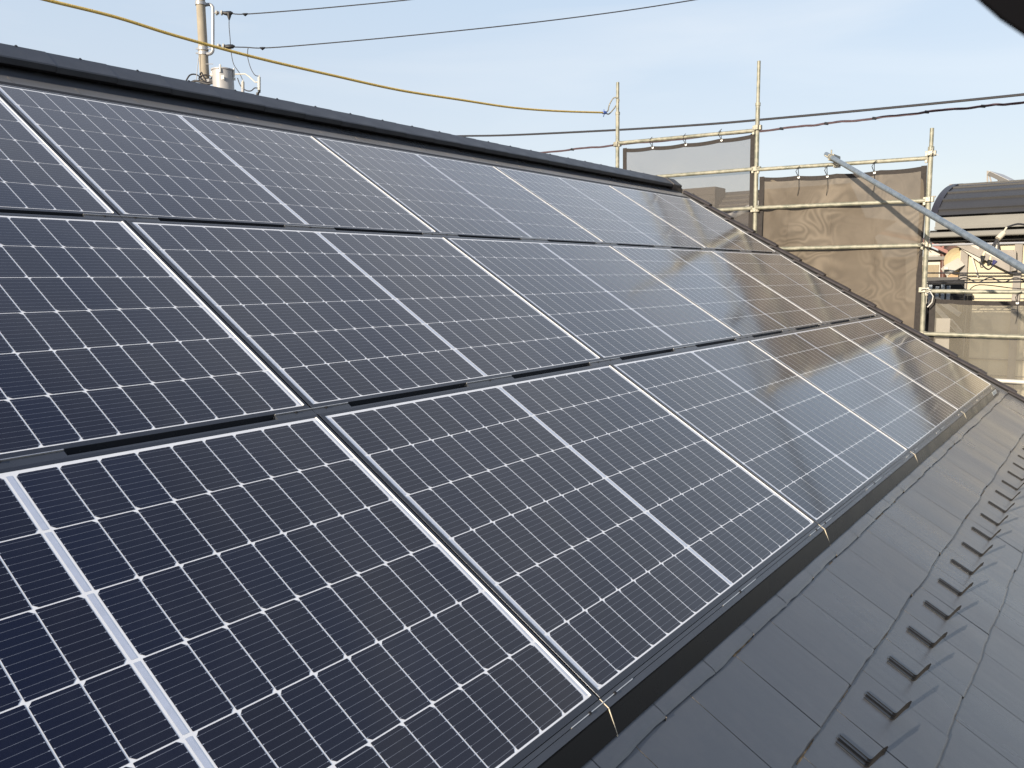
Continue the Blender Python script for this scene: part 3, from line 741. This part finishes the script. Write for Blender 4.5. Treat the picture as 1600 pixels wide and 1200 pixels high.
def insul(x, y, name, lab):
    root = thing(name, pz(x, y), lab, 'insulator', 'insulators on the utility pole')
    b = MB(); b.tube([pz(x-8, y-.5), pz(x-4.5, y)], .025, 8); kid(b, 'pin', M_galv, root)
    for k in (0, 1):
        b = MB(); x0 = x-4+k*8; b.tube([pz(x0, y), pz(x0+.8, y), pz(x0+2.6, y), pz(x0+3, y)], [.05, .085, .075, .04], 14); kid(b, 'disc', M_por, root, True)
        b = MB(); b.tube([pz(x0+3, y), pz(x0+5, y+.3)], .05, 10); kid(b, 'neck', mat('brown_glaze', (.10, .07, .05), .3) if k == 0 else M_blk, root, True)
    b = MB(); b.tube([pz(x+9, y+.5), pz(x+14, y+1), pz(x+20, y+.5), pz(x+23, y)], [.055, .075, .065, .02], 12)
    if y < 40: b.tube([pz(x+17, y+1), pz(x+17, y+6), pz(x+17, y+12)], [.085, .06, .015], 12)
    kid(b, 'cover', M_blk, root, True)
    return root
insul(341, 20, 'line_insulator', 'upper white and black insulator right of the utility pole')
insul(344, 72, 'line_insulator', 'lower white and black insulator right of the utility pole, by the rope')
root = thing('transformer', pz(348, 142), 'grey cylindrical transformer hanging beside the utility pole', 'transformer')
b = MB(); tx = pz(348, 110); R_ = 16*K
b.tube([(tx.x, tx.y, pz(348, 185).z), (tx.x, tx.y, pz(348, 110).z)], R_, 32); kid(b, 'tank', M_trf, root, True)
b = MB(); zt_ = pz(348, 108.5).z; b.tube([(tx.x, tx.y, zt_-.05), (tx.x, tx.y, zt_-.01), (tx.x, tx.y, zt_+.012)], [R_+.03, R_+.03, R_-.05], 32); kid(b, 'lid', M_trf, root, True)
b = MB(); b.tube([pz(344, 113, -.35), pz(344, 101, -.35)], .035, 8); b.box(pz(345.5, 118, -.36), pz(350, 123, -.44)); b.tube([pz(331, 108), pz(331, 120)], .03, 8); b.tube([pz(365.5, 107), pz(365.5, 120)], .03, 8)
b.box(pz(364, 121), pz(371, 125)+V((0, .1, 0))); b.tube([pz(330, 117), pz(337, 117, -.2)], .05, 10); kid(b, 'fittings', M_por, root)
b = MB(); b.box(pz(322, 124), pz(334, 128)+V((.05, .05, 0))); b.box(pz(322, 150), pz(334, 154)+V((.05, .05, 0))); kid(b, 'hanger', M_galv, root)
def arrester(x, y0, y1, lab, foot):
    root = thing('cutout_fuse', pz(x, y1), lab, 'fuse', 'white cutout fuses by the transformer')
    b = MB(); n_ = 9; pts = []; rr = []
    for i in range(n_*2+1):
        pts.append(pz(x, y0+(y1-y0)*i/(n_*2))); rr.append(.055 if i % 2 == 0 else .044)
    b.tube(pts, rr, 14); kid(b, 'body', M_por, root, True)
    b = MB(); b.tube([pz(x, y1+.2), pz(x, y1+(3.5 if foot else 8))], .045 if foot else .05, 12)
    if foot: b.tube([pz(x-2, y1+4), pz(x-3, y1+8)], .05, 8)
    kid(b, 'foot', M_blk if foot else M_trf, root, True)
    b = MB(); b.tube([pz(x+.5, y0-4), pz(x, y0)], [.01, .03], 8); kid(b, 'terminal', M_por, root, True)
    return root
arrester(379.5, 128, 139, 'short white cutout fuse next to the transformer', False)
arrester(405, 121, 141, 'long white cutout fuse at the end of its bent arm', True)
b = MB(); b.tube([pz(367, 116), pz(383, 115.5), pz(390, 120), pz(399, 128.5), pz(404, 128)], .025, 8)
tag(b.build('fuse_arm', M_por, smooth=True), 'thin white bent arm carrying the long cutout fuse', 'bracket arm')
def wire(pts, r, lab, name='power_wire', m=None, grp='thin wires around the utility pole'):
    b = MB(); b.tube(smooth_path(pts, 6), r, 6); return tag(b.build(name, m or M_wire, smooth=True), lab, 'wire', grp)
wire([pz(362, 21), pz(384, 22), pz(470, 15.6), pz(560, 7.5), pz(640, -.5), pz(760, -15)], .018, 'upper overhead wire leaving the upper insulator to the right', grp='overhead wires')
wire([pz(366, 73.5), pz(386, 74), pz(410, 75), pz(470, 71), pz(620, 57.5), pz(800, 39), pz(960, 19), pz(1090, -1), pz(1200, -20)], .018, 'lower overhead wire leaving the lower insulator and crossing the sky', grp='overhead wires')
for (x, y) in ((383, 22), (410, 75)):
    b = MB(); b.tube([pz(x-4, y-.6), pz(x, y+1), pz(x+5, y-.8)], [.02, .055, .015], 8); b.tube([pz(x, y), pz(x, y+3)], [.05, .01], 8)
    tag(b.build('wire_clamp', M_blk, smooth=True), 'small black clamp on the %s overhead wire' % ('upper' if y < 50 else 'lower'), 'wire clamp', 'wire clamps')
wire([pz(358, 33), pz(358, 42), pz(359.5, 60), pz(361, 80), pz(365, 100), pz(374, 114), pz(380, 127)], .013, 'wire dropping from the upper insulator to the short cutout fuse')
wire([pz(388, 74), pz(387, 80), pz(387.5, 92), pz(392, 107), pz(398, 117), pz(404, 119)], .013, 'wire looping from the lower wire down to the long cutout fuse')
wire([pz(371, 122), pz(376, 134), pz(384, 141), pz(392, 142), pz(398, 137.5), pz(403, 138)], .018, 'black cable curving under the two cutout fuses')
wire([pz(290, 128), pz(296, 118), pz(304, 116), pz(311, 119), pz(319, 127), pz(328, 124), pz(335, 117)], .025, 'black cable arching over the left of the utility pole')
wire([pz(298, 129), pz(305, 126.5), pz(314, 128), pz(324, 131), pz(334, 129)], .04, 'thick black cable bundle behind the ridge at the pole')
wire([pz(312, 117), pz(315, 113), pz(318, 120), pz(322, 127), pz(316, 131), pz(311, 122), pz(320, 117), pz(331, 119)], .022, 'tangled black cable loop around the pole')
XW = 24
w3 = [(640, 214), (720, 212.5), (800, 211), (965, 203), (1100, 194.5), (1200, 186), (1400, 167.5), (1600, 147.5), (1750, 131)]
wire([onX(x, y, XW) for x, y in w3], .034, 'thick straight overhead cable behind the scaffold posts', 'power_cable', grp='overhead wires')
w4 = [(700, 249), (800, 243), (894, 233.5), (960, 227), (1080, 215.5), (1221, 201), (1291, 193), (1366, 185), (1448, 175), (1536, 166), (1600, 160), (1750, 146)]
P4 = smooth_path([onX(x, y, XW+.5) for x, y in w4], 14)
b = MB()
for ph in (0, 2.1, 4.2):
    pts = [p+V((.02*math.cos(i*.35+ph), 0, .02*math.sin(i*.35+ph)+.012*math.sin(i*.45))) for i, p in enumerate(P4)]
    b.tube(pts, .017, 5)
o = tag(b.build('power_cable', mat('cable_brown', (.07, .04, .05), .6), smooth=True), 'lower twisted overhead cable with small bands, below the straight one', 'cable', 'overhead wires')
for x, y in w4[2:10:1]:
    if x == 1080: continue
    p = onX(x, y, XW+.5); b = MB(); b.tube([p+V((0, -.06, -.01)), p+V((0, .05, .01))], .042, 8); kid(b, 'cable_band', M_blk, o)

# ------------------------------------------------------------------ buildings beyond
M_broof = mat('brown_slate_roof', (.045, .036, .029), .7, noise=.2, nscale=2, bump=.2, bscale=60)
M_bwall = mat('tan_wall', (.38, .32, .25), .9, noise=.08, nscale=2)
M_hip = mat('pale_hip_tile', (.45, .42, .38), .6, noise=.1)
def nb_house():
    root = thing('neighbor_house', (13, 6, GZ), 'brown roofed house seen through the grey mesh sheet', 'house')
    # upper roof slope facing the camera, in courses
    X0, X1 = 12.2, 14.2
    zt_ = onX(1178, 297, X1).z; ztl = zt_; zb_ = 1.25
    y0, y1 = 3.2, 9.2
    b = MB(); N = 14
    for i in range(N):
        t0, t1 = i/N, (i+1)/N
        xa, xb = X0+(X1-X0)*t0, X0+(X1-X0)*t1; za, zb2 = zb_+(zt_-zb_)*t0, zb_+(zt_-zb_)*t1
        b.hexa([(xa, y0, za-.06), (xb, y0, zb2-.06), (xb, y1, zb2-.06), (xa, y1, za-.06), (xa, y0, za+.02), (xb+.02, y0, zb2), (xb+.02, y1, zb2), (xa, y1, za+.02)])
    b.hexa([(X1+.03, y0, zt_-.07), (X1+3, y0, zb_-.2), (X1+3, y1, zb_-.2), (X1+.03, y1, zt_-.07), (X1+.03, y0, zt_), (X1+3, y0, zb_), (X1+3, y1, zb_), (X1+.03, y1, zt_)])
    rf = kid(b, 'upper_roof', M_broof, root)
    b = MB(); b.box((X0+.5, y0+.3, GZ), (X1+2.5, y1-.3, zb_+.1)); kid(b, 'wall', M_bwall, root)
    # raised block at the left of the ridge
    a, c = onX(1072, 295, 13.6), onX(1117, 312, 13.6)
    b = MB(); b.box((13.6, a.y+.9, c.z-.5), (14.1, c.y, a.z)); 
    for i in range(4): b.box((13.585, a.y+.9, c.z-.2+.1*i), (13.6-.003, c.y, c.z-.19+.1*i))
    kid(b, 'roof_box', M_broof, root)
    # lower hipped roof with pale hip tiles
    P0, P1 = onX(1186, 321, 11.9), onX(1112, 354, 10.9)
    L0 = V((11.9, 5.6, P0.z)); 
    b = MB(); 
    b.quad([P1, P0, L0, V((10.9, 6.2, P1.z-.05))]); b.quad([P0, P1, V((10.7, P1.y-2.2, P1.z-.45)), V((11.9, 1.9, P0.z-.35))])
    b.quad([P1, V((10.9, 6.2, P1.z-.05)), V((10.6, 6.2, P1.z-.6)), V((10.6, P1.y-1.2, P1.z-.6))])
    kid(b, 'lower_roof', M_broof, root)
    b = MB(); b.tube([P0+V((0, 0, .02)), P1+V((0, 0, .02))], .06, 10)
    kid(b, 'hip_tile', M_hip, root, True)
    b = MB(); b.box((10.95, 2.4, GZ), (12.4, 6.0, P1.z-.62)); kid(b, 'lower_wall', M_bwall, root)
nb_house()

M_arch = mat('dark_metal_roof', (.042, .042, .044), .5, noise=.1, nscale=1.5)
M_archv = mat('verge_flashing', (.028, .026, .032), .45)
M_fascia = mat('fascia_pale', (.15, .147, .135), .6, noise=.08, nscale=2, stretch=(1, 1, 5))
M_cream = mat('cream_panel', (.50, .45, .335), .85, noise=.05, nscale=1.2, bump=.1, bscale=90)
M_timber = mat('grey_timber', (.24, .22, .20), .7, noise=.12, nscale=6)
M_white2 = mat('white_wall', (.50, .48, .43), .8, noise=.03, nscale=2)
M_red = mat('red_metal_roof', (.22, .07, .055), .5, noise=.15, nscale=3)
M_brown = mat('brown_pipe', (.10, .045, .035), .5)
M_shadow = mat('shade_black', (.02, .02, .02), .9)  # near-black colour for the shade under the eave, also on the balcony backdrop
def arch():
    root = thing('arched_roof_building', (16, 0, GZ), 'cream building with a dark barrel-vaulted metal roof behind the right scaffold', 'building')
    XE = 14.0
    E_ = onX(1462, 345, XE); yl = E_.y; ze_ = onX(1480, 336, XE).z
    d = ray(1513, 292); Pt = CAM + d*((yl-CAM.y)/d.y)       # crown above the left end
    XT, ZT = Pt.x, Pt.z
    # vertical-ish eave then an arc to the crown: quarter ellipse
    N = 26; prof = []
    cx = XT; cz = ze_-.35
    a0 = math.asin((ze_-cz)/(ZT-cz))
    ax = (XT-XE)/math.cos(a0)
    for i in range(N+1):
        a = a0+(math.pi/2-a0)*i/N
        prof.append((cx-ax*math.cos(a), cz+(ZT-cz)*math.sin(a)))
    YR = -1.6
    b = MB()
    full = prof + [(2*cx-x, z) for x, z in reversed(prof[:-1])]
    for i in range(len(full)-1):
        (xa, za), (xb, zb) = full[i], full[i+1]
        b.quad([(xa, yl, za), (xa, YR, za), (xb, YR, zb), (xb, yl, zb)])
        if i % 4 == 1: 
            n_ = V((-(zb-za), 0, (xb-xa))).normalized(); n_ = n_ if n_.z > 0 else -n_
            b.beam(V((xb, yl-.02, zb))+n_*.012, V((xb, YR, zb))+n_*.012, .05, .035, n_)
    b.quad([(x, yl, z) for x, z in full])
    kid(b, 'barrel_roof', M_arch, root)
    b = MB()
    for i in range(len(full)-1):
        (xa, za), (xb, zb) = full[i], full[i+1]
        b.hexa([(xa, yl-.02, za-.04), (xa, yl+.09, za-.04), (xb, yl+.09, zb-.04), (xb, yl-.02, zb-.04), (xa, yl-.02, za+.03), (xa, yl+.09, za+.03), (xb, yl+.09, zb+.03), (xb, yl-.02, zb+.03)])
    kid(b, 'verge_flashing', M_archv, root)
    # pale fascia bands below the eave
    def zat(py, X): return onX(1520, py, X).z
    b = MB(); b.box((XE-.02, YR, zat(357, XE-.02)), (XE+.25, yl, zat(337.5, XE-.02)))
    b.box((XE-.08, YR, zat(356.6, XE-.08)), (XE-.023, yl, zat(352, XE-.08))); kid(b, 'fascia', M_fascia, root)
    b = MB(); b.box((XE-.10, YR, zat(369.5, XE-.1)), (XE+.1, yl+.1, zat(360.5, XE-.1))); kid(b, 'gutter', M_fascia, root, bevel=.02)
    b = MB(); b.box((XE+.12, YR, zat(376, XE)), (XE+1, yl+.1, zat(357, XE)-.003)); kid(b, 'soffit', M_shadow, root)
    XWl = XE+.45
    a = onX(1500, 400, XWl)
    b = MB(); b.box((XWl, YR, GZ), (XWl+3, a.y, zat(374, XWl))); kid(b, 'wall', M_cream, root)
    b = MB()
    b.box((XWl-.1, YR, zat(378.5, XWl-.1)), (XWl-.003, a.y+.05, zat(372.5, XWl-.1)))
    kid(b, 'head_beam', M_timber, root)
    for px in (1505, 1589):
        p = onX(px, 430, XWl-.08); b = MB(); b.box((XWl-.08, p.y-.055, GZ), (XWl-.004, p.y+.055, zat(379, XWl-.08))); kid(b, 'timber_post', M_timber, root)
    # raked frame
    def w_(x, y, o=.2): return onX(x, y, XWl-o)
    b = MB()
    b.beam(w_(1496, 379), w_(1583, 422), .10, .08, V((1, 0, 0))); b.beam(w_(1583, 423), w_(1583, 393), .09, .08, V((1, 0, 0)))
    b.beam(w_(1584, 395), w_(1562, 395), .09, .06, V((1, 0, 0))); b.beam(w_(1535, 397), w_(1535, 378), .09, .05, V((1, 0, 0)))
    kid(b, 'raked_frame', M_timber, root)
    b = MB(); b.prism([w_(1500, 379, .19), w_(1581, 420, .19), w_(1581, 396, .19), w_(1563, 396, .19), w_(1560, 379, .19)], V((.05, 0, 0)))
    kid(b, 'raked_panel', M_white2, root)
    b = MB(); b.beam(w_(1499, 383, .14), w_(1535, 409, .14), .06, .05, V((1, 0, 0))); b.beam(w_(1516, 392, .1), w_(1528, 432, .1), .02, .02, V((1, 0, 0)))
    kid(b, 'brace', M_white2, root)
    # thin horizontal battens on the panels
    b = MB()
    for py in (441, 466, 560, 585):
        z = zat(py, XWl-.03); b.box((XWl-.03, YR, z-.008), (XWl-.003, a.y, z+.008))
    kid(b, 'batten', M_fascia, root)
    return XWl, a.y
XWl, yA = arch()
# drain pipe cables on cream wall behind mesh
for i, (x0, x1) in enumerate(((1508, 1501), (1512.5, 1507), (1516, 1511))):
    b = MB(); b.tube([onX(x0+2, 462, 12.8), onX((x0+x1)/2+.5, 515, 12.8), onX(x1, 570, 12.8), onX(x1-6, 640, 12.8)], .016, 6)
    tag(b.build('hanging_cord', M_tie, smooth=True), 'dark cord hanging down behind the low mesh, %s of three' % ('left', 'middle', 'right')[i], 'cord', 'dark cords behind the low mesh sheet')
# red-roofed house with window
def redhouse():
    X = 18.0
    root = thing('red_roof_house', (X+2, onX(1460, 420, X).y, GZ), 'white house with a dark red roof and a wood-blind window between scaffold and cream wall', 'house')
    yr_ = onX(1475, 420, X).y; y0, y1 = onX(1500, 420, X).y-1.5, onX(1446, 420, X).y+3
    b = MB(); b.box((X, y0, GZ), (X+5, y1, onX(1475, 400, X).z)); q_a, q_b = onX(1444, 384, X), onX(1479, 399, X); b.prism([q_b, q_a, V((X, q_a.y, q_b.z))], V((.3, 0, 0))); kid(b, 'wall', M_white2, root)
    a, c, d_, e = onX(1449, 381, X-.5), onX(1481, 397, X-.5), onX(1498, 389, X+2.2), onX(1453, 378, X+2.2)
    b = MB()
    b.prism([a, c, d_, e], V((0, 0, .07))); b.prism([a+V((0, 3, .75)), a, e, e+V((0, 3, .75))], V((0, 0, .07)))
    for t in (.25, .5, .75):
        b.beam(a.lerp(c, t)+V((0, 0, .09)), e.lerp(d_, t)+V((0, 0, .09)), .04, .04)
    kid(b, 'roof', M_red, root)
    w0, w1 = onX(1449, 414, X-.03), onX(1467, 433, X-.03)
    b = MB(); b.box((X-.06, w0.y+.1, w1.z-.05), (X-.003, w1.y-.12, w0.z+.06)); f_ = kid(b, 'window_frame', M_white2, root)
    b = MB(); b.box((X-.075, w0.y+.1, w1.z), (X-.063, w1.y, w0.z)); kid(b, 'blind', mat('wood_blind', (.26, .215, .145), .7, noise=.2, nscale=14, stretch=(1, 6, .4)), f_)
    b = MB(); b.box((X-.2, w0.y+.1, w0.z+.1), (X-.003, w1.y-.25, w0.z+.17)); kid(b, 'window_hood', M_fascia, root)
    b = MB(); p = onX(1473.5, 396, X-.1); q = onX(1473, 436, X-.1); b.tube([p, q, V((q.x, q.y, GZ))], .055, 10); kid(b, 'downpipe', M_brown, root, True)
    b = MB(); p = onX(1481, 424, X-.05); q = onX(1485, 436, X-.05); b.box((X-.05, p.y-.2, q.z-.3), (X-.003, p.y, p.z)); kid(b, 'orange_door', mat('orange_paint', (.36, .24, .13), .6), root)
redhouse()
# round cream dish
def dish():
    X = 14.50
    c = onX(1499, 408, X); k = (X-CAM.x)/F_PX/ray(1499, 408).x*F_PX
    r_ = abs(onX(1475, 408, X).y-c.y)
    root = thing('satellite_dish', c, 'large round cream dish beside the cream wall, above the balcony', 'dish')
    b = MB(); N = 28
    rings = []
    for j in range(6):
        rr = r_*j/5; rings.append([c+V((.12*(j/5)**2*-1+.1, rr*math.cos(a), rr*1.02*math.sin(a))) for a in [2*math.pi*i/N for i in range(N)]])
    for j in range(5):
        for i in range(N):
            i2 = (i+1) % N
            b.quad([rings[j][i], rings[j][i2], rings[j+1][i2], rings[j+1][i]]) if j else b.quad([rings[0][0], rings[1][i2], rings[1][i]])
            if j: b.quad([rings[j+1][i]+V((.02, 0, 0)), rings[j+1][i2]+V((.02, 0, 0)), rings[j][i2]+V((.02, 0, 0)), rings[j][i]+V((.02, 0, 0))])
    kid(b, 'reflector', mat('dish_cream', (.50, .42, .27), .6, noise=.04), root, True)
    b = MB(); b.beam(onX(1478, 423, X-.4), onX(1499, 411, X-.15), .16, .12, V((1, 0, 0))); b.beam(onX(1476, 419, X-.4), onX(1482, 420, X-.4), .05, .08, V((1, 0, 0)))
    kid(b, 'arm', M_white2, root)
    b = MB(); b.tube([c+V((.12, 0, 0)), c+V((.3, 0, -.1)), V((c.x+.3, c.y, GZ))], .05, 10); kid(b, 'mast', M_timber, root)
dish()
def balcony():
    X = 13.2
    p0, p1 = onX(1440, 437.5, X), onX(1498, 436, X); zb_ = onX(1470, 466, X).z
    root = thing('balcony', (X, (p0.y+p1.y)/2, zb_), 'dark balcony with bluish vertical slats behind the greenish rail', 'balcony')
    b = MB(); b.box((X-.03, p1.y, p1.z-.03), (X+.05, p0.y, p1.z+.03)); b.box((X, p1.y, zb_-.25), (X+.9, p0.y, zb_-.1)); kid(b, 'top_rail', M_blk, root)
    b = MB(); b.box((X+.5, p1.y, GZ+.5), (X+.6, p0.y, p1.z-.02)); kid(b, 'dark_infill', M_shadow, root)
    sl_ = mat('slat_blue_grey', (.19, .23, .28), .5)
    y = p0.y-.03
    for i in range(40):
        ww = random.choice((.05, .07, .09)); 
        if y-ww < p1.y: break
        b = MB(); b.box((X+.0, y-ww, zb_-.2), (X+.02, y, p1.z-.07+random.uniform(-.05, .0))); kid(b, 'slat', sl_, root)
        y -= ww+random.choice((.03, .05, .08))
    b = MB()
    for (s0, s1) in (((1462, 466), (1500, 492)), ((1452, 470), (1500, 520)), ((1455, 473), (1470, 470)), ((1484, 500), (1504, 524))):
        b.beam(onX(*s0, X-.1), onX(*s1, X-.1), .07, .05, V((1, 0, 0)))
    kid(b, 'stair_brace', mat('brace_pale', (.42, .40, .36), .7), root)
balcony()
# small rooftop rack and railing far behind
def rack():
    X = 21
    root = thing('rooftop_rack', onX(1560, 288, X), 'thin steel rack with a slanting grey panel on the far rooftop', 'rooftop rack')
    def w_(x, y, o=0): return onX(x, y, X+o)
    b = MB(); a = w_(1545, 266.5); c = w_(1592, 288)
    ex = w_(1640, 312)
    b.hexa([a+V((0, 0, -.05)), ex+V((0, 0, -.05)), ex+V((2.6, 0, .1)), a+V((2.6, 0, .1)), a, ex, ex+V((2.6, 0, .15)), a+V((2.6, 0, .15))]); kid(b, 'slanting_panel', mat('rack_panel', (.42, .42, .41), .5), root)
    b = MB(); b.beam(a+V((-.03, 0, -.06)), ex+V((-.03, 0, -.06)), .09, .05, V((1, 0, 0))); kid(b, 'dark_edge', M_blk, root)
    b = MB()
    for (x0, y0, x1, y1) in ((1543, 267, 1542.5, 300), (1544, 268, 1552, 296), (1560, 277, 1559.5, 300), (1567, 300, 1572, 284), (1575, 285, 1574, 300), (1572, 283, 1578, 300)):
        b.beam(w_(x0, y0), w_(x1, y1), .03, .03, V((1, 0, 0)))
    kid(b, 'strut', M_timber, root)
    root = thing('rooftop_railing', onX(1500, 290, X), 'pale wire railing along the far rooftop above the barrel roof', 'railing')
    b = MB()
    for (x0, y0, x1, y1) in ((1484, 289, 1600, 283.5), (1484, 293, 1600, 288), (1450, 308, 1462, 307)):
        b.beam(w_(x0, y0), w_(x1, y1), .035, .035, V((1, 0, 0)))
    kid(b, 'rail', M_timber, root)
    b = MB()
    for i in range(24):
        x = 1484+i*5; b.beam(w_(x, 289-i*.24), w_(x, 300), .012 if i % 6 else .035, .015, V((1, 0, 0)))
    kid(b, 'baluster', M_timber, root)
    root = thing('flat_roof_building', (X+4, 1, GZ), 'flat roofed building hidden behind the barrel roof, carrying the rack', 'building')
    b = MB(); b.box((X-.5, -2.5, GZ), (X+8, w_(1484, 300).y+.1, w_(1500, 300).z)); kid(b, 'wall', M_bwall, root)
rack()
# pipes and wires in front of the cream wall
def XW2(x, y): return onX(x, y, 12.6)
b = MB(); b.tube([XW2(1440, 383.5), XW2(1500, 382), XW2(1560, 380.5), XW2(1640, 378.5)], .017, 8)
tag(b.build('clothes_pole', M_galv, smooth=True), 'long thin grey pipe running level under the barrel roof eave', 'pipe')
for pts, r_, lab in (([(1440, 426.5), (1520, 426.8), (1640, 427)], .011, 'uppermost thin black wire in front of the cream wall'),
                     ([(1440, 440), (1500, 438), (1560, 437), (1640, 435)], .009, 'thin grey wire just above the wavy cable'),
                     ([(1440, 443), (1500, 441.5), (1560, 441), (1640, 439.5)], .012, 'straight black wire carrying the wavy cable'),
                     ([(1500, 441.5), (1505, 448), (1512, 455), (1530, 445), (1590, 451), (1640, 453)], .007, 'slack thin wire sagging below the others')):
    o = wire([XW2(x, y) for x, y in pts], r_, lab, 'wall_wire', grp='wires in front of the cream wall')
pts = []
for i in range(60):
    x = 1490+i*2.4; pts.append(XW2(x, 437.5-3.6*math.sin((x-1497)/6.4)))
b = MB(); b.tube(pts, .009, 5); tag(b.build('wavy_cable', M_wire, smooth=True), 'wavy black cable looping along the straight wire', 'cable', 'wires in front of the cream wall')
# connector cluster on the diagonal pipe
b = MB(); Dc = 10.5
def c_(x, y): return at(x, y, Dc)
b.tube([c_(1573, 355), c_(1568, 363)], .012, 6); b.tube([c_(1568, 364), c_(1559, 373)], .034, 10)
root = tag(b.build('splice_sleeve', mat('sleeve_cream', (.5, .45, .36), .5), smooth=True), 'cream splice sleeve on a cable above the diagonal pipe', 'sleeve')
b = MB()
b.tube(smooth_path([c_(1605, 352), c_(1590, 350), c_(1573, 355)], 4), .012, 6)
for (x, y) in ((1549, 386), (1553, 388), (1560, 391)): b.tube(smooth_path([c_(1558, 374), c_((1558+x)/2+1, 379), c_(x, y)], 4), .012, 6)
kid(b, 'cable', M_wire, root)
root = thing('cable_connectors', c_(1545, 405), 'three black cable end connectors hanging below the diagonal pipe', 'connector')
for i, (x0, y0, x1, y1) in enumerate(((1536, 400, 1534.5, 409.5), (1547, 407, 1544, 415), (1555, 408, 1551.5, 413.5))):
    b = MB(); b.tube([c_(x0, y0), c_(x1, y1)], [.03, .014], 8); kid(b, 'plug', M_blk if i < 2 else mat('plug_blue', (.03, .03, .12), .5), root, True)
b = MB(); b.tube(smooth_path([c_(1539, 393), c_(1537, 397), c_(1536, 401)], 3), .012, 6); b.tube([c_(1548, 401), c_(1547, 407)], .01, 6)
kid(b, 'pale_lead', mat('lead_cream', (.75, .65, .4), .6), root)
b = MB(); b.tube(smooth_path([c_(1532, 410), c_(1535, 414), c_(1540, 419), c_(1545, 421), c_(1549, 418), c_(1552, 414)], 4), .009, 6); b.tube(smooth_path([c_(1531, 408), c_(1533, 418), c_(1537, 416)], 3), .006, 5)
kid(b, 'black_lead', M_wire, root)
# flat black disc close to the lens, out of focus in the corner
b = MB(); DD = .17; N = 48
cc = (1814, -294); rr = 405
ring = [at(cc[0]+rr*math.cos(a), cc[1]+rr*math.sin(a), DD) for a in [2*math.pi*i/N for i in range(N)]]
b.prism(ring, fw*.0012)
tag(b.build('blurred_shape', mat('black_matte', (.003, .003, .004), .95, spec=.1)), 'black rounded shape out of focus in the upper right corner', 'brim')
